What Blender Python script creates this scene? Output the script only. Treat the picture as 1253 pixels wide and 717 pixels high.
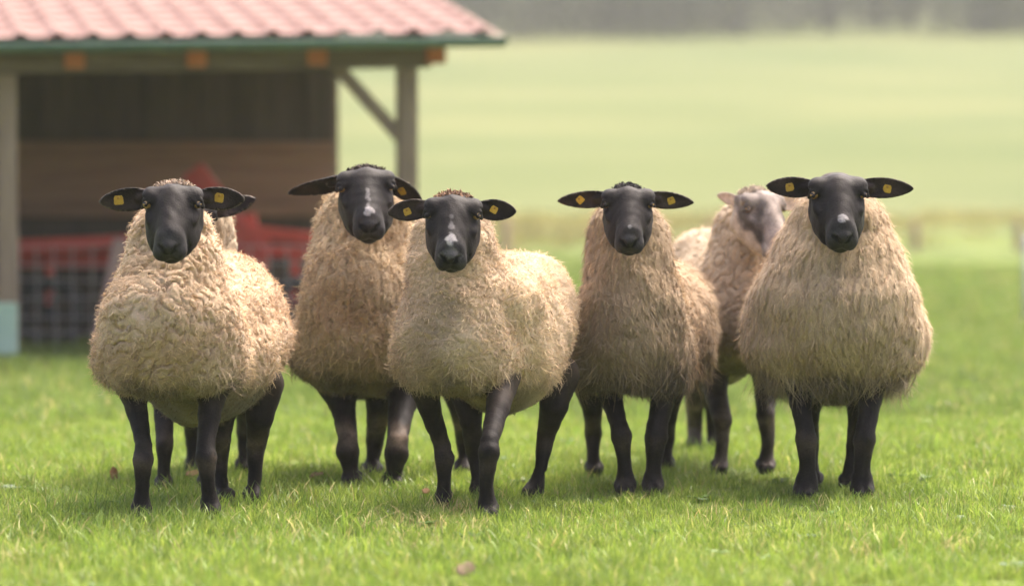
import bpy, bmesh, math, random
import numpy as np
from mathutils import Vector, Matrix

S = bpy.context.scene
for o in list(bpy.data.objects):
    bpy.data.objects.remove(o, do_unlink=True)
COL = S.collection
rad = math.radians

# ------------------------------------------------------------------ camera
W0, H0 = 1253.0, 717.0            # photograph size, used to turn pixels into points
LENS = 135.0
F = LENS / 36.0 * W0
HZ = 230.0                        # horizon row
CAMZ = 1.0
PITCH = math.atan((H0 / 2 - HZ) / F)
cam_d = bpy.data.cameras.new('camera')
cam = bpy.data.objects.new('camera', cam_d)
COL.objects.link(cam)
cam_d.lens = LENS
cam_d.sensor_width = 36.0
cam_d.clip_start = 0.1
cam_d.clip_end = 3000.0
cam.location = (0, 0, CAMZ)
cam.rotation_euler = (math.pi / 2 - PITCH, 0, 0)
cam_d.dof.use_dof = True
cam_d.dof.focus_distance = 11.75
cam_d.dof.aperture_fstop = 1.9
S.camera = cam

# ------------------------------------------------------------------ light
SUN_EL, SUN_AZ = rad(60), rad(35)          # azimuth measured from +Y (behind the flock) towards +X
w = bpy.data.worlds.new('World')
S.world = w
w.use_nodes = True
nt = w.node_tree
bg = nt.nodes['Background']
sky = nt.nodes.new('ShaderNodeTexSky')
sky.sky_type = 'NISHITA'
sky.sun_disc = False
sky.sun_elevation = SUN_EL
sky.sun_rotation = SUN_AZ
sky.air_density = 0.6
sky.dust_density = 8.0
sky.ozone_density = 0.3
nt.links.new(sky.outputs[0], bg.inputs[0])
bg.inputs[1].default_value = 0.125
sl = bpy.data.lights.new('sun', 'SUN')
sl.energy = 0.85
sl.angle = rad(46)
sl.color = (1.0, 0.95, 0.87)
sun = bpy.data.objects.new('sun', sl)
COL.objects.link(sun)
sd = Vector((math.sin(SUN_AZ) * math.cos(SUN_EL), math.cos(SUN_AZ) * math.cos(SUN_EL), math.sin(SUN_EL)))
sun.rotation_euler = sd.to_track_quat('Z', 'Y').to_euler()
sun.location = (0, 0, 60)
S.view_settings.view_transform = 'Standard'
S.view_settings.look = 'None'
S.view_settings.exposure = 2.55
S.view_settings.gamma = 1.0
S.cycles.use_denoising = True
S.cycles.max_bounces = 8
S.cycles.diffuse_bounces = 4
S.cycles.transmission_bounces = 4
S.cycles.volume_bounces = 1
S.cycles.transparent_max_bounces = 4
S.cycles.sample_clamp_indirect = 6.0

# ------------------------------------------------------------------ helpers
def at(px, py, Y):
    u = (px - W0 / 2) / F
    v = (H0 / 2 - py) / F
    c, s = math.cos(PITCH), math.sin(PITCH)
    dx, dy, dz = u, c + v * s, v * c - s
    t = Y / dy
    return np.array([dx * t, Y, CAMZ + dz * t])

def groundY(py, z=0.0):
    v = (H0 / 2 - py) / F
    c, s = math.cos(PITCH), math.sin(PITCH)
    return (z - CAMZ) * (c + v * s) / (v * c - s)

def props(o, label=None, cat=None, group=None, kind=None):
    if label: o['label'] = label
    if cat: o['category'] = cat
    if group: o['group'] = group
    if kind: o['kind'] = kind
    return o

def link(name, me, mat=None, parent=None, smooth=False):
    o = bpy.data.objects.new(name, me)
    COL.objects.link(o)
    if mat is not None and not me.materials: me.materials.append(mat)
    if parent: o.parent = parent
    if smooth:
        me.polygons.foreach_set('use_smooth', [True] * len(me.polygons))
    return o

def empty(name, loc, rz=0.0):
    o = bpy.data.objects.new(name, None)
    o.empty_display_size = 0.1
    COL.objects.link(o)
    o.location = loc
    o.rotation_euler = (0, 0, rz)
    return o

def mesh_np(name, verts, faces, smooth=True):
    """faces: (n,k) int array"""
    me = bpy.data.meshes.new(name)
    verts = np.ascontiguousarray(verts, dtype=np.float32)
    faces = np.ascontiguousarray(faces, dtype=np.int32)
    n, k = faces.shape
    me.vertices.add(len(verts))
    me.vertices.foreach_set('co', verts.ravel())
    me.loops.add(n * k)
    me.loops.foreach_set('vertex_index', faces.ravel())
    me.polygons.add(n)
    me.polygons.foreach_set('loop_start', np.arange(0, n * k, k, dtype=np.int32))
    me.polygons.foreach_set('loop_total', np.full(n, k, dtype=np.int32))
    me.polygons.foreach_set('use_smooth', np.full(n, smooth, dtype=bool))
    me.update(calc_edges=True)
    return me

def set_col(me, name, cols):
    a = me.color_attributes.new(name, 'FLOAT_COLOR', 'POINT')
    c = np.ones((len(me.vertices), 4), dtype=np.float32)
    c[:, :3] = cols
    a.data.foreach_set('color', c.ravel())

def bm_box(bm, size, loc=(0, 0, 0), rot=None, bevel=0.0):
    m = Matrix.Translation(loc)
    if rot is not None: m = m @ rot.to_4x4()
    m = m @ Matrix.Diagonal((size[0], size[1], size[2], 1))
    r = bmesh.ops.create_cube(bm, size=1.0, matrix=m)
    if bevel:
        es = list({e for v in r['verts'] for e in v.link_edges})
        bmesh.ops.bevel(bm, geom=es, offset=bevel, segments=1, affect='EDGES')

def bm_bar(bm, a, b, wd, th, up=(0, 0, 1), bevel=0.0):
    a, b = Vector(a), Vector(b)
    z = (b - a)
    L = z.length
    z.normalize()
    up = Vector(up)
    if abs(z.dot(up)) > 0.98: up = Vector((0, 1, 0))
    x = z.cross(up).normalized()
    y = z.cross(x).normalized()
    R = Matrix((x, y, z)).transposed()
    bm_box(bm, (wd, th, L), (a + b) / 2, R, bevel)

def bm_tube(bm, pts, r, n=8, cap=True):
    pts = [Vector(p) for p in pts]
    rings = []
    for i, p in enumerate(pts):
        d = (pts[min(i + 1, len(pts) - 1)] - pts[max(i - 1, 0)]).normalized()
        up = Vector((0, 0, 1)) if abs(d.z) < 0.95 else Vector((1, 0, 0))
        x = d.cross(up).normalized(); y = d.cross(x)
        rr = r[i] if isinstance(r, (list, tuple)) else r
        rings.append([bm.verts.new(p + (x * math.cos(2 * math.pi * k / n) + y * math.sin(2 * math.pi * k / n)) * rr) for k in range(n)])
    for a, b in zip(rings[:-1], rings[1:]):
        for k in range(n):
            bm.faces.new((a[k], a[(k + 1) % n], b[(k + 1) % n], b[k]))
    if cap:
        bm.faces.new(rings[0][::-1]); bm.faces.new(rings[-1])

def bm_obj(name, bm, mat, parent=None, smooth=False):
    me = bpy.data.meshes.new(name)
    bmesh.ops.recalc_face_normals(bm, faces=bm.faces[:])
    bm.to_mesh(me); bm.free()
    return link(name, me, mat, parent, smooth)

_rs = np.random.RandomState(5)
_DIRS = _rs.normal(size=(64, 3)); _DIRS /= np.linalg.norm(_DIRS, axis=1)[:, None]
_PH = _rs.uniform(0, 6.28, 64)
def sn(p, freq, seed=0, n=5):
    """cheap smooth noise, about -1..1"""
    s = np.zeros(len(p))
    for i in range(n):
        j = (seed * 7 + i) % 64
        s += np.sin(p @ (_DIRS[j] * freq * (0.7 + 0.16 * i)) + _PH[(j + seed) % 64])
    return s / (n ** 0.5 * 1.2)

# ------------------------------------------------------------------ materials
def new_mat(name):
    m = bpy.data.materials.new(name)
    m.use_nodes = True
    return m, m.node_tree, m.node_tree.nodes['Principled BSDF']

def noise_mat(name, c1, c2, scale=8.0, rough=0.8, bump=0.3, stretch=(1, 1, 1), detail=5, bscale=None, spec=0.3, coords='Object', metallic=0.0):
    m, t, p = new_mat(name)
    tc = t.nodes.new('ShaderNodeTexCoord')
    mp = t.nodes.new('ShaderNodeMapping')
    mp.inputs['Scale'].default_value = stretch
    t.links.new(tc.outputs[coords], mp.inputs[0])
    n = t.nodes.new('ShaderNodeTexNoise')
    n.inputs['Scale'].default_value = scale
    n.inputs['Detail'].default_value = detail
    n.inputs['Roughness'].default_value = 0.65
    t.links.new(mp.outputs[0], n.inputs['Vector'])
    r = t.nodes.new('ShaderNodeValToRGB')
    r.color_ramp.elements[0].position = 0.32; r.color_ramp.elements[0].color = (*c1, 1)
    r.color_ramp.elements[1].position = 0.68; r.color_ramp.elements[1].color = (*c2, 1)
    t.links.new(n.outputs['Fac'], r.inputs[0])
    oi = t.nodes.new('ShaderNodeObjectInfo')
    hs = t.nodes.new('ShaderNodeHueSaturation')
    mr = t.nodes.new('ShaderNodeMapRange')
    mr.inputs['To Min'].default_value = 0.85; mr.inputs['To Max'].default_value = 1.15
    t.links.new(oi.outputs['Random'], mr.inputs[0])
    t.links.new(mr.outputs[0], hs.inputs['Value'])
    t.links.new(r.outputs[0], hs.inputs['Color'])
    t.links.new(hs.outputs[0], p.inputs['Base Color'])
    p.inputs['Roughness'].default_value = rough
    p.inputs['Specular IOR Level'].default_value = spec
    p.inputs['Metallic'].default_value = metallic
    if bump:
        b = t.nodes.new('ShaderNodeBump')
        b.inputs['Strength'].default_value = bump
        b.inputs['Distance'].default_value = 0.01
        if bscale:
            n2 = t.nodes.new('ShaderNodeTexNoise'); n2.inputs['Scale'].default_value = bscale
            t.links.new(mp.outputs[0], n2.inputs['Vector'])
            t.links.new(n2.outputs['Fac'], b.inputs['Height'])
        else:
            t.links.new(n.outputs['Fac'], b.inputs['Height'])
        t.links.new(b.outputs[0], p.inputs['Normal'])
    return m

def wool_mat():
    m, t, p = new_mat('wool')
    out = t.nodes['Material Output']
    at_ = t.nodes.new('ShaderNodeAttribute'); at_.attribute_name = 'tint'
    tc = t.nodes.new('ShaderNodeTexCoord')
    n = t.nodes.new('ShaderNodeTexNoise'); n.inputs['Scale'].default_value = 160; n.inputs['Detail'].default_value = 3
    t.links.new(tc.outputs['Object'], n.inputs['Vector'])
    mr = t.nodes.new('ShaderNodeMapRange'); mr.inputs['To Min'].default_value = 0.75; mr.inputs['To Max'].default_value = 1.25
    t.links.new(n.outputs['Fac'], mr.inputs[0])
    mx = t.nodes.new('ShaderNodeVectorMath'); mx.operation = 'SCALE'
    t.links.new(at_.outputs['Color'], mx.inputs[0]); t.links.new(mr.outputs[0], mx.inputs['Scale'])
    b = t.nodes.new('ShaderNodeBump'); b.inputs['Strength'].default_value = 0.5; b.inputs['Distance'].default_value = 0.004
    t.links.new(n.outputs['Fac'], b.inputs['Height'])
    t.links.new(mx.outputs[0], p.inputs['Base Color'])
    t.links.new(b.outputs[0], p.inputs['Normal'])
    p.inputs['Roughness'].default_value = 0.85
    p.inputs['Specular IOR Level'].default_value = 0.15
    p.inputs['Sheen Weight'].default_value = 0.25
    p.inputs['Sheen Roughness'].default_value = 0.5
    tr = t.nodes.new('ShaderNodeBsdfTranslucent')
    t.links.new(mx.outputs[0], tr.inputs['Color'])
    mix = t.nodes.new('ShaderNodeMixShader'); mix.inputs[0].default_value = 0.28
    t.links.new(p.outputs[0], mix.inputs[1]); t.links.new(tr.outputs[0], mix.inputs[2])
    t.links.new(mix.outputs[0], out.inputs['Surface'])
    return m

def hide_mat():
    """short fur of face and legs plus the undercoat; colour comes with the mesh"""
    m, t, p = new_mat('short_fur')
    at_ = t.nodes.new('ShaderNodeAttribute'); at_.attribute_name = 'tint'
    tc = t.nodes.new('ShaderNodeTexCoord')
    n = t.nodes.new('ShaderNodeTexNoise'); n.inputs['Scale'].default_value = 190; n.inputs['Detail'].default_value = 4
    n2 = t.nodes.new('ShaderNodeTexNoise'); n2.inputs['Scale'].default_value = 26; n2.inputs['Detail'].default_value = 4
    t.links.new(tc.outputs['Object'], n.inputs['Vector']); t.links.new(tc.outputs['Object'], n2.inputs['Vector'])
    mr = t.nodes.new('ShaderNodeMapRange'); mr.inputs['From Min'].default_value = 0.25; mr.inputs['From Max'].default_value = 0.75; mr.inputs['To Min'].default_value = 0.3; mr.inputs['To Max'].default_value = 1.7
    ad = t.nodes.new('ShaderNodeMath'); ad.operation = 'ADD'
    t.links.new(n.outputs['Fac'], ad.inputs[0]); t.links.new(n2.outputs['Fac'], ad.inputs[1])
    hf = t.nodes.new('ShaderNodeMath'); hf.operation = 'MULTIPLY'; hf.inputs[1].default_value = 0.5
    t.links.new(ad.outputs[0], hf.inputs[0]); t.links.new(hf.outputs[0], mr.inputs[0])
    mx = t.nodes.new('ShaderNodeVectorMath'); mx.operation = 'SCALE'
    t.links.new(at_.outputs['Color'], mx.inputs[0]); t.links.new(mr.outputs[0], mx.inputs['Scale'])
    t.links.new(mx.outputs[0], p.inputs['Base Color'])
    b = t.nodes.new('ShaderNodeBump'); b.inputs['Strength'].default_value = 0.55; b.inputs['Distance'].default_value = 0.003
    t.links.new(n.outputs['Fac'], b.inputs['Height']); t.links.new(b.outputs[0], p.inputs['Normal'])
    p.inputs['Roughness'].default_value = 0.58
    p.inputs['Specular IOR Level'].default_value = 0.085
    p.inputs['Sheen Weight'].default_value = 0.02
    p.inputs['Sheen Roughness'].default_value = 0.4
    return m

def leaf_mat(name, transl=0.4, rough=0.5, spec=0.3, vmin=0.7, vmax=1.3):
    m, t, p = new_mat(name)
    out = t.nodes['Material Output']
    at_ = t.nodes.new('ShaderNodeAttribute'); at_.attribute_name = 'tint'
    oi = t.nodes.new('ShaderNodeObjectInfo')
    hs = t.nodes.new('ShaderNodeHueSaturation')
    mr = t.nodes.new('ShaderNodeMapRange'); mr.inputs['To Min'].default_value = vmin; mr.inputs['To Max'].default_value = vmax
    t.links.new(oi.outputs['Random'], mr.inputs[0]); t.links.new(mr.outputs[0], hs.inputs['Value'])
    t.links.new(at_.outputs['Color'], hs.inputs['Color'])
    t.links.new(hs.outputs[0], p.inputs['Base Color'])
    p.inputs['Roughness'].default_value = rough
    p.inputs['Specular IOR Level'].default_value = spec
    tr = t.nodes.new('ShaderNodeBsdfTranslucent'); t.links.new(hs.outputs[0], tr.inputs['Color'])
    mix = t.nodes.new('ShaderNodeMixShader'); mix.inputs[0].default_value = transl
    t.links.new(p.outputs[0], mix.inputs[1]); t.links.new(tr.outputs[0], mix.inputs[2])
    t.links.new(mix.outputs[0], out.inputs['Surface'])
    return m

M_wool = wool_mat()
M_hide = hide_mat()
M_grass = leaf_mat('grass_blade', 0.45, 0.45, 0.35)
M_dry = leaf_mat('dry_grass_blade', 0.35, 0.6, 0.2)
M_leaf = leaf_mat('tree_leaf', 0.3, 0.6, 0.2)
M_tag = noise_mat('yellow_plastic', (0.40, 0.21, 0.018), (0.52, 0.30, 0.035), 60, 0.4, 0.05)
M_pin = noise_mat('tag_pin', (0.25, 0.12, 0.02), (0.35, 0.18, 0.03), 60, 0.4, 0.0)

# ------------------------------------------------------------------ terrain: meadow and hill
rng = np.random.RandomState(11)
def hill_z(x, y):
    """flat pasture, a low bank at the field edge, then a slope up to the wood"""
    t = np.clip((y - 47.0) / 190.0, 0, 3)
    z = 9.9 * (t ** 1.05) * (1 + 0.0012 * x)
    bank = 0.25 * np.exp(-((y - 50.0) / 4.0) ** 2)
    return z + bank * (y > 40)

def terrain():
    xs = np.concatenate([np.linspace(-700, -60, 17)[:-1], np.linspace(-60, 60, 61), np.linspace(60, 700, 17)[1:]])
    ys = np.concatenate([np.linspace(-20, 40, 41)[:-1], np.linspace(40, 300, 121)[:-1], np.linspace(300, 900, 25)])
    X, Y = np.meshgrid(xs, ys)
    Z = hill_z(X, Y) * (Y > 40)
    P = np.stack([X, Y, Z], -1).reshape(-1, 3)
    far = P[:, 1] > 46
    P[far, 2] += 0.12 * sn(P[far] * np.array([1, 1, 0]), 0.25, 3)
    nx, ny = len(xs), len(ys)
    i = np.arange(nx * ny).reshape(ny, nx)
    f = np.stack([i[:-1, :-1], i[:-1, 1:], i[1:, 1:], i[1:, :-1]], -1).reshape(-1, 4)
    me = mesh_np('ground', P, f)
    m, t, p = new_mat('pasture_soil')
    geo = t.nodes.new('ShaderNodeNewGeometry')
    n = t.nodes.new('ShaderNodeTexNoise'); n.inputs['Scale'].default_value = 1.3; n.inputs['Detail'].default_value = 9
    n.inputs['Roughness'].default_value = 0.7
    t.links.new(geo.outputs['Position'], n.inputs['Vector'])
    r = t.nodes.new('ShaderNodeValToRGB')
    r.color_ramp.elements[0].position = 0.3; r.color_ramp.elements[0].color = (0.05, 0.075, 0.016, 1)
    r.color_ramp.elements[1].position = 0.7; r.color_ramp.elements[1].color = (0.13, 0.16, 0.035, 1)
    t.links.new(n.outputs['Fac'], r.inputs[0])
    # hay meadow of the slope: paler and yellower, streaked along the contour
    n2 = t.nodes.new('ShaderNodeTexNoise'); n2.inputs['Scale'].default_value = 0.06; n2.inputs['Detail'].default_value = 6
    mp = t.nodes.new('ShaderNodeMapping'); mp.inputs['Scale'].default_value = (1.0, 0.8, 1)
    t.links.new(geo.outputs['Position'], mp.inputs[0]); t.links.new(mp.outputs[0], n2.inputs['Vector'])
    r2 = t.nodes.new('ShaderNodeValToRGB')
    r2.color_ramp.elements[0].position = 0.3; r2.color_ramp.elements[0].color = (0.055, 0.078, 0.021, 1)
    r2.color_ramp.elements[1].position = 0.7; r2.color_ramp.elements[1].color = (0.108, 0.116, 0.042, 1)
    t.links.new(n2.outputs['Fac'], r2.inputs[0])
    sp = t.nodes.new('ShaderNodeSeparateXYZ'); t.links.new(geo.outputs['Position'], sp.inputs[0])
    mr = t.nodes.new('ShaderNodeMapRange'); mr.inputs['From Min'].default_value = 46; mr.inputs['From Max'].default_value = 60
    t.links.new(sp.outputs['Y'], mr.inputs[0])
    mx = t.nodes.new('ShaderNodeMix'); mx.data_type = 'RGBA'
    t.links.new(mr.outputs[0], mx.inputs['Factor'])
    t.links.new(r.outputs[0], mx.inputs['A']); t.links.new(r2.outputs[0], mx.inputs['B'])
    t.links.new(mx.outputs['Result'], p.inputs['Base Color'])
    p.inputs['Roughness'].default_value = 0.95
    p.inputs['Specular IOR Level'].default_value = 0.1
    props(link('ground', me, m), kind='structure')
terrain()

# ------------------------------------------------------------------ blades, tufts and instanced swards
def blades(n, spread, hmin, hmax, wid, c_lo, c_hi, seed, lean=0.55, dry=0.1, segs=3):
    """n bent tapering blades as one small mesh"""
    r = np.random.RandomState(seed)
    V, Fc, Cc = [], [], []
    for i in range(n):
        a = r.uniform(0, 6.283); d = spread * math.sqrt(r.uniform())
        x0, y0 = d * math.cos(a), d * math.sin(a)
        h = r.uniform(hmin, hmax); b = r.uniform(0, 6.283); l = lean * h * r.uniform(0.1, 1.3)
        wv = r.uniform(0, 6.283); ww = wid * r.uniform(0.6, 1.2)
        wx, wy = math.cos(wv) * ww / 2, math.sin(wv) * ww / 2
        q = r.uniform()
        c = np.array(c_lo) * (1 - q) + np.array(c_hi) * q
        if r.uniform() < dry: c = np.array([0.42, 0.37, 0.15]) * r.uniform(0.6, 1.1)
        b0 = len(V)
        for k in range(segs):
            t = k / segs
            cx = x0 + math.cos(b) * l * t * t; cy = y0 + math.sin(b) * l * t * t
            z = h * (t - 0.25 * (l / h) * t * t) - 0.006 * (k == 0)
            s = 1 - 0.55 * t * t
            V += [(cx - wx * s, cy - wy * s, z), (cx + wx * s, cy + wy * s, z)]
            Cc += [c, c]
        V.append((x0 + math.cos(b) * l, y0 + math.sin(b) * l, h * (1 - 0.25 * l / h))); Cc.append(c)
        for k in range(segs - 1):
            o = b0 + 2 * k
            Fc += [(o, o + 1, o + 3), (o, o + 3, o + 2)]
        o = b0 + 2 * (segs - 1)
        Fc.append((o, o + 1, o + 2))
    me = mesh_np('tuft', np.array(V), np.array(Fc))
    set_col(me, 'tint', np.array(Cc))
    return me

def sward(name, pts, scales, meshes, mat, align_z=True, seed=0):
    """one object of points; geometry nodes stand one of a few tufts on each point"""
    src = bpy.data.collections.new(name + '_sources')
    for i, me in enumerate(meshes):
        if not me.materials: me.materials.append(mat)
        src.objects.link(bpy.data.objects.new('tuft', me))
    me = bpy.data.meshes.new(name)
    me.vertices.add(len(pts)); me.vertices.foreach_set('co', np.ascontiguousarray(pts, dtype=np.float32).ravel())
    a = me.attributes.new('size', 'FLOAT', 'POINT'); a.data.foreach_set('value', np.ascontiguousarray(scales, dtype=np.float32))
    o = bpy.data.objects.new(name, me); COL.objects.link(o)
    ng = bpy.data.node_groups.new(name, 'GeometryNodeTree')
    ng.interface.new_socket('Geometry', in_out='INPUT', socket_type='NodeSocketGeometry')
    ng.interface.new_socket('Geometry', in_out='OUTPUT', socket_type='NodeSocketGeometry')
    N = ng.nodes.new
    gi, go = N('NodeGroupInput'), N('NodeGroupOutput')
    m2p = N('GeometryNodeMeshToPoints')
    ci = N('GeometryNodeCollectionInfo'); ci.inputs['Collection'].default_value = src
    ci.inputs['Separate Children'].default_value = True; ci.inputs['Reset Children'].default_value = True
    ip = N('GeometryNodeInstanceOnPoints'); ip.inputs['Pick Instance'].default_value = True
    ri = N('FunctionNodeRandomValue'); ri.data_type = 'INT'
    ri.inputs[4].default_value = 0; ri.inputs[5].default_value = len(meshes) - 1; ri.inputs['Seed'].default_value = seed
    rr = N('FunctionNodeRandomValue'); rr.data_type = 'FLOAT_VECTOR'
    rr.inputs[0].default_value = (-0.12, -0.12, 0); rr.inputs[1].default_value = (0.12, 0.12, 6.283); rr.inputs['Seed'].default_value = seed + 1
    na = N('GeometryNodeInputNamedAttribute'); na.data_type = 'FLOAT'; na.inputs['Name'].default_value = 'size'
    L = ng.links.new
    L(gi.outputs[0], m2p.inputs[0]); L(m2p.outputs[0], ip.inputs['Points'])
    L(ci.outputs[0], ip.inputs['Instance']); L(ri.outputs[2], ip.inputs['Instance Index'])
    L(rr.outputs[0], ip.inputs['Rotation']); L(na.outputs[0], ip.inputs['Scale'])
    L(ip.outputs[0], go.inputs[0])
    md = o.modifiers.new('sward', 'NODES'); md.node_group = ng
    return props(o, kind='stuff')

def scatter(n_per_m2, y0, y1, margin, seed, half=lambda y: 0.1333 * y):
    r = np.random.RandomState(seed)
    wmax = 2 * (half(y1) + margin)
    n = int(n_per_m2 * wmax * (y1 - y0))
    x = r.uniform(-wmax / 2, wmax / 2, n); y = r.uniform(y0, y1, n)
    k = np.abs(x) < half(y) + margin
    return np.stack([x[k], y[k], np.zeros(k.sum())], -1)

GLO, GHI = (0.105, 0.18, 0.024), (0.31, 0.37, 0.065)
near_tufts = [blades(34, 0.05, 0.020, 0.055, 0.0032, GLO, GHI, 100 + i, 0.7, 0.07) for i in range(6)] + \
             [blades(18, 0.05, 0.03, 0.082, 0.0036, GLO, (0.22, 0.30, 0.045), 120 + i, 0.75, 0.07) for i in range(3)]
pn = scatter(300, 8.7, 16.5, 0.9, 1)
lush = sn(pn * np.array([1, 1, 0]), 2.6, 1)
sc = np.clip(0.86 + 0.25 * lush + 0.18 * np.random.RandomState(3).normal(size=len(pn)), 0.45, 1.7)
sward('grass', pn, sc, near_tufts, M_grass, seed=4)['label'] = 'short yellow green pasture grass under the sheep'
far_tufts = [blades(34, 0.13, 0.03, 0.075, 0.008, (0.10, 0.16, 0.028), (0.22, 0.28, 0.060), 140 + i, 0.7, 0.05, 2) for i in range(5)]
pf = scatter(75, 16.3, 30.0, 1.6, 2)
pf2 = scatter(30, 29.8, 47.0, 2.0, 5)
pfa = np.concatenate([pf, pf2])
ps = np.concatenate([np.full(len(pf), 1.0), np.full(len(pf2), 1.5)]) * np.random.RandomState(8).uniform(0.7, 1.3, len(pfa))
pfa[:, 2] = hill_z(pfa[:, 0], pfa[:, 1]) * (pfa[:, 1] > 40)
sward('meadow_grass', pfa, ps, far_tufts, M_grass, seed=9)['label'] = 'green meadow grass behind the flock'
# brownish rough grass along the far field edge
verge_tufts = [blades(40, 0.25, 0.10, 0.32, 0.014, (0.17, 0.16, 0.055), (0.23, 0.215, 0.08), 160 + i, 0.5, 0.5, 2) for i in range(4)]
pv = scatter(7, 47.0, 58.0, 4.0, 6)
pv[:, 2] = hill_z(pv[:, 0], pv[:, 1])
sward('rough_grass', pv, np.random.RandomState(1).uniform(0.5, 1.1, len(pv)), verge_tufts, M_dry, seed=12)['label'] = 'tall brownish grass strip at the field edge'

# dead straw-coloured grass near the hoof in the middle
straw = [blades(10, 0.05, 0.02, 0.075, 0.0034, (0.36, 0.27, 0.10), (0.52, 0.44, 0.20), 180 + i, 1.5, 0.3) for i in range(4)]
r_ = np.random.RandomState(21)
sp_pts = []
for (px, py, sx, sy, n) in ((510, 634, 48, 10, 34), (545, 622, 14, 6, 14), (690, 650, 200, 30, 18), (250, 660, 200, 30, 18), (1000, 660, 180, 30, 18)):
    for _ in range(n):
        q = r_.normal(size=2)
        yy = groundY(py + 8 + q[1] * sy)
        sp_pts.append(at(px + q[0] * sx, py, yy) * np.array([1, 1, 0]))
sward('dead_grass', np.array(sp_pts), r_.uniform(0.6, 1.2, len(sp_pts)), straw, M_dry, seed=30)['label'] = 'straw coloured dead grass stalks in the sward'

# small broad-leaved weeds and clover in the sward
def weed(seed, n=9, rmax=0.05, w_=0.016, c1=(0.07, 0.14, 0.022), c2=(0.14, 0.22, 0.045)):
    r = np.random.RandomState(seed)
    V, Fc, Cc = [], [], []
    for i in range(n):
        a = r.uniform(0, 6.28); L = rmax * r.uniform(0.4, 1.0); tilt = r.uniform(0.3, 1.1); ww = w_ * r.uniform(0.7, 1.2)
        q = r.uniform(); c = np.array(c1) * (1 - q) + np.array(c2) * q
        d = np.array([math.cos(a) * math.cos(tilt), math.sin(a) * math.cos(tilt), math.sin(tilt)])
        s = np.array([-math.sin(a), math.cos(a), 0])
        b0 = len(V)
        for t, k in ((0, 0.1), (0.3, 0.6), (0.65, 1.0), (0.9, 0.6)):
            p = d * L * t + np.array([0, 0, 0.008 - 0.02 * t * t])
            V += [p - s * ww * k, p + s * ww * k]; Cc += [c, c]
        V.append(d * L + np.array([0, 0, -0.012])); Cc.append(c)
        for k in range(3):
            o = b0 + 2 * k; Fc += [(o, o + 1, o + 3), (o, o + 3, o + 2)]
        Fc.append((b0 + 6, b0 + 7, b0 + 8))
    me = mesh_np('weed', np.array(V), np.array(Fc)); set_col(me, 'tint', np.array(Cc)); return me
pw = scatter(5, 8.8, 15.0, 0.8, 14)
sward('meadow_weed', pw, np.random.RandomState(2).uniform(0.6, 1.3, len(pw)), [weed(i) for i in range(4)], M_grass, seed=40)['label'] = 'broad leaved weeds and clover among the grass'

# ------------------------------------------------------------------ SDF sheep
def ell(P, c, r):
    q = P - c
    a = q / r
    k0 = np.sqrt((a * a).sum(1)) + 1e-9
    b = a / r
    k1 = np.sqrt((b * b).sum(1)) + 1e-9
    return k0 * (k0 - 1.0) / k1

def cone(P, a, b, ra, rb):
    ba = b - a
    h = np.clip(((P - a) @ ba) / (ba @ ba + 1e-12), 0, 1)
    q = P - a - h[:, None] * ba
    return np.sqrt((q * q).sum(1)) - (ra + (rb - ra) * h)

def smin(a, b, k):
    h = np.clip(0.5 + 0.5 * (b - a) / k, 0, 1)
    return b + (a - b) * h - k * h * (1 - h)

def smax(a, b, k):
    return -smin(-a, -b, k)

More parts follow.
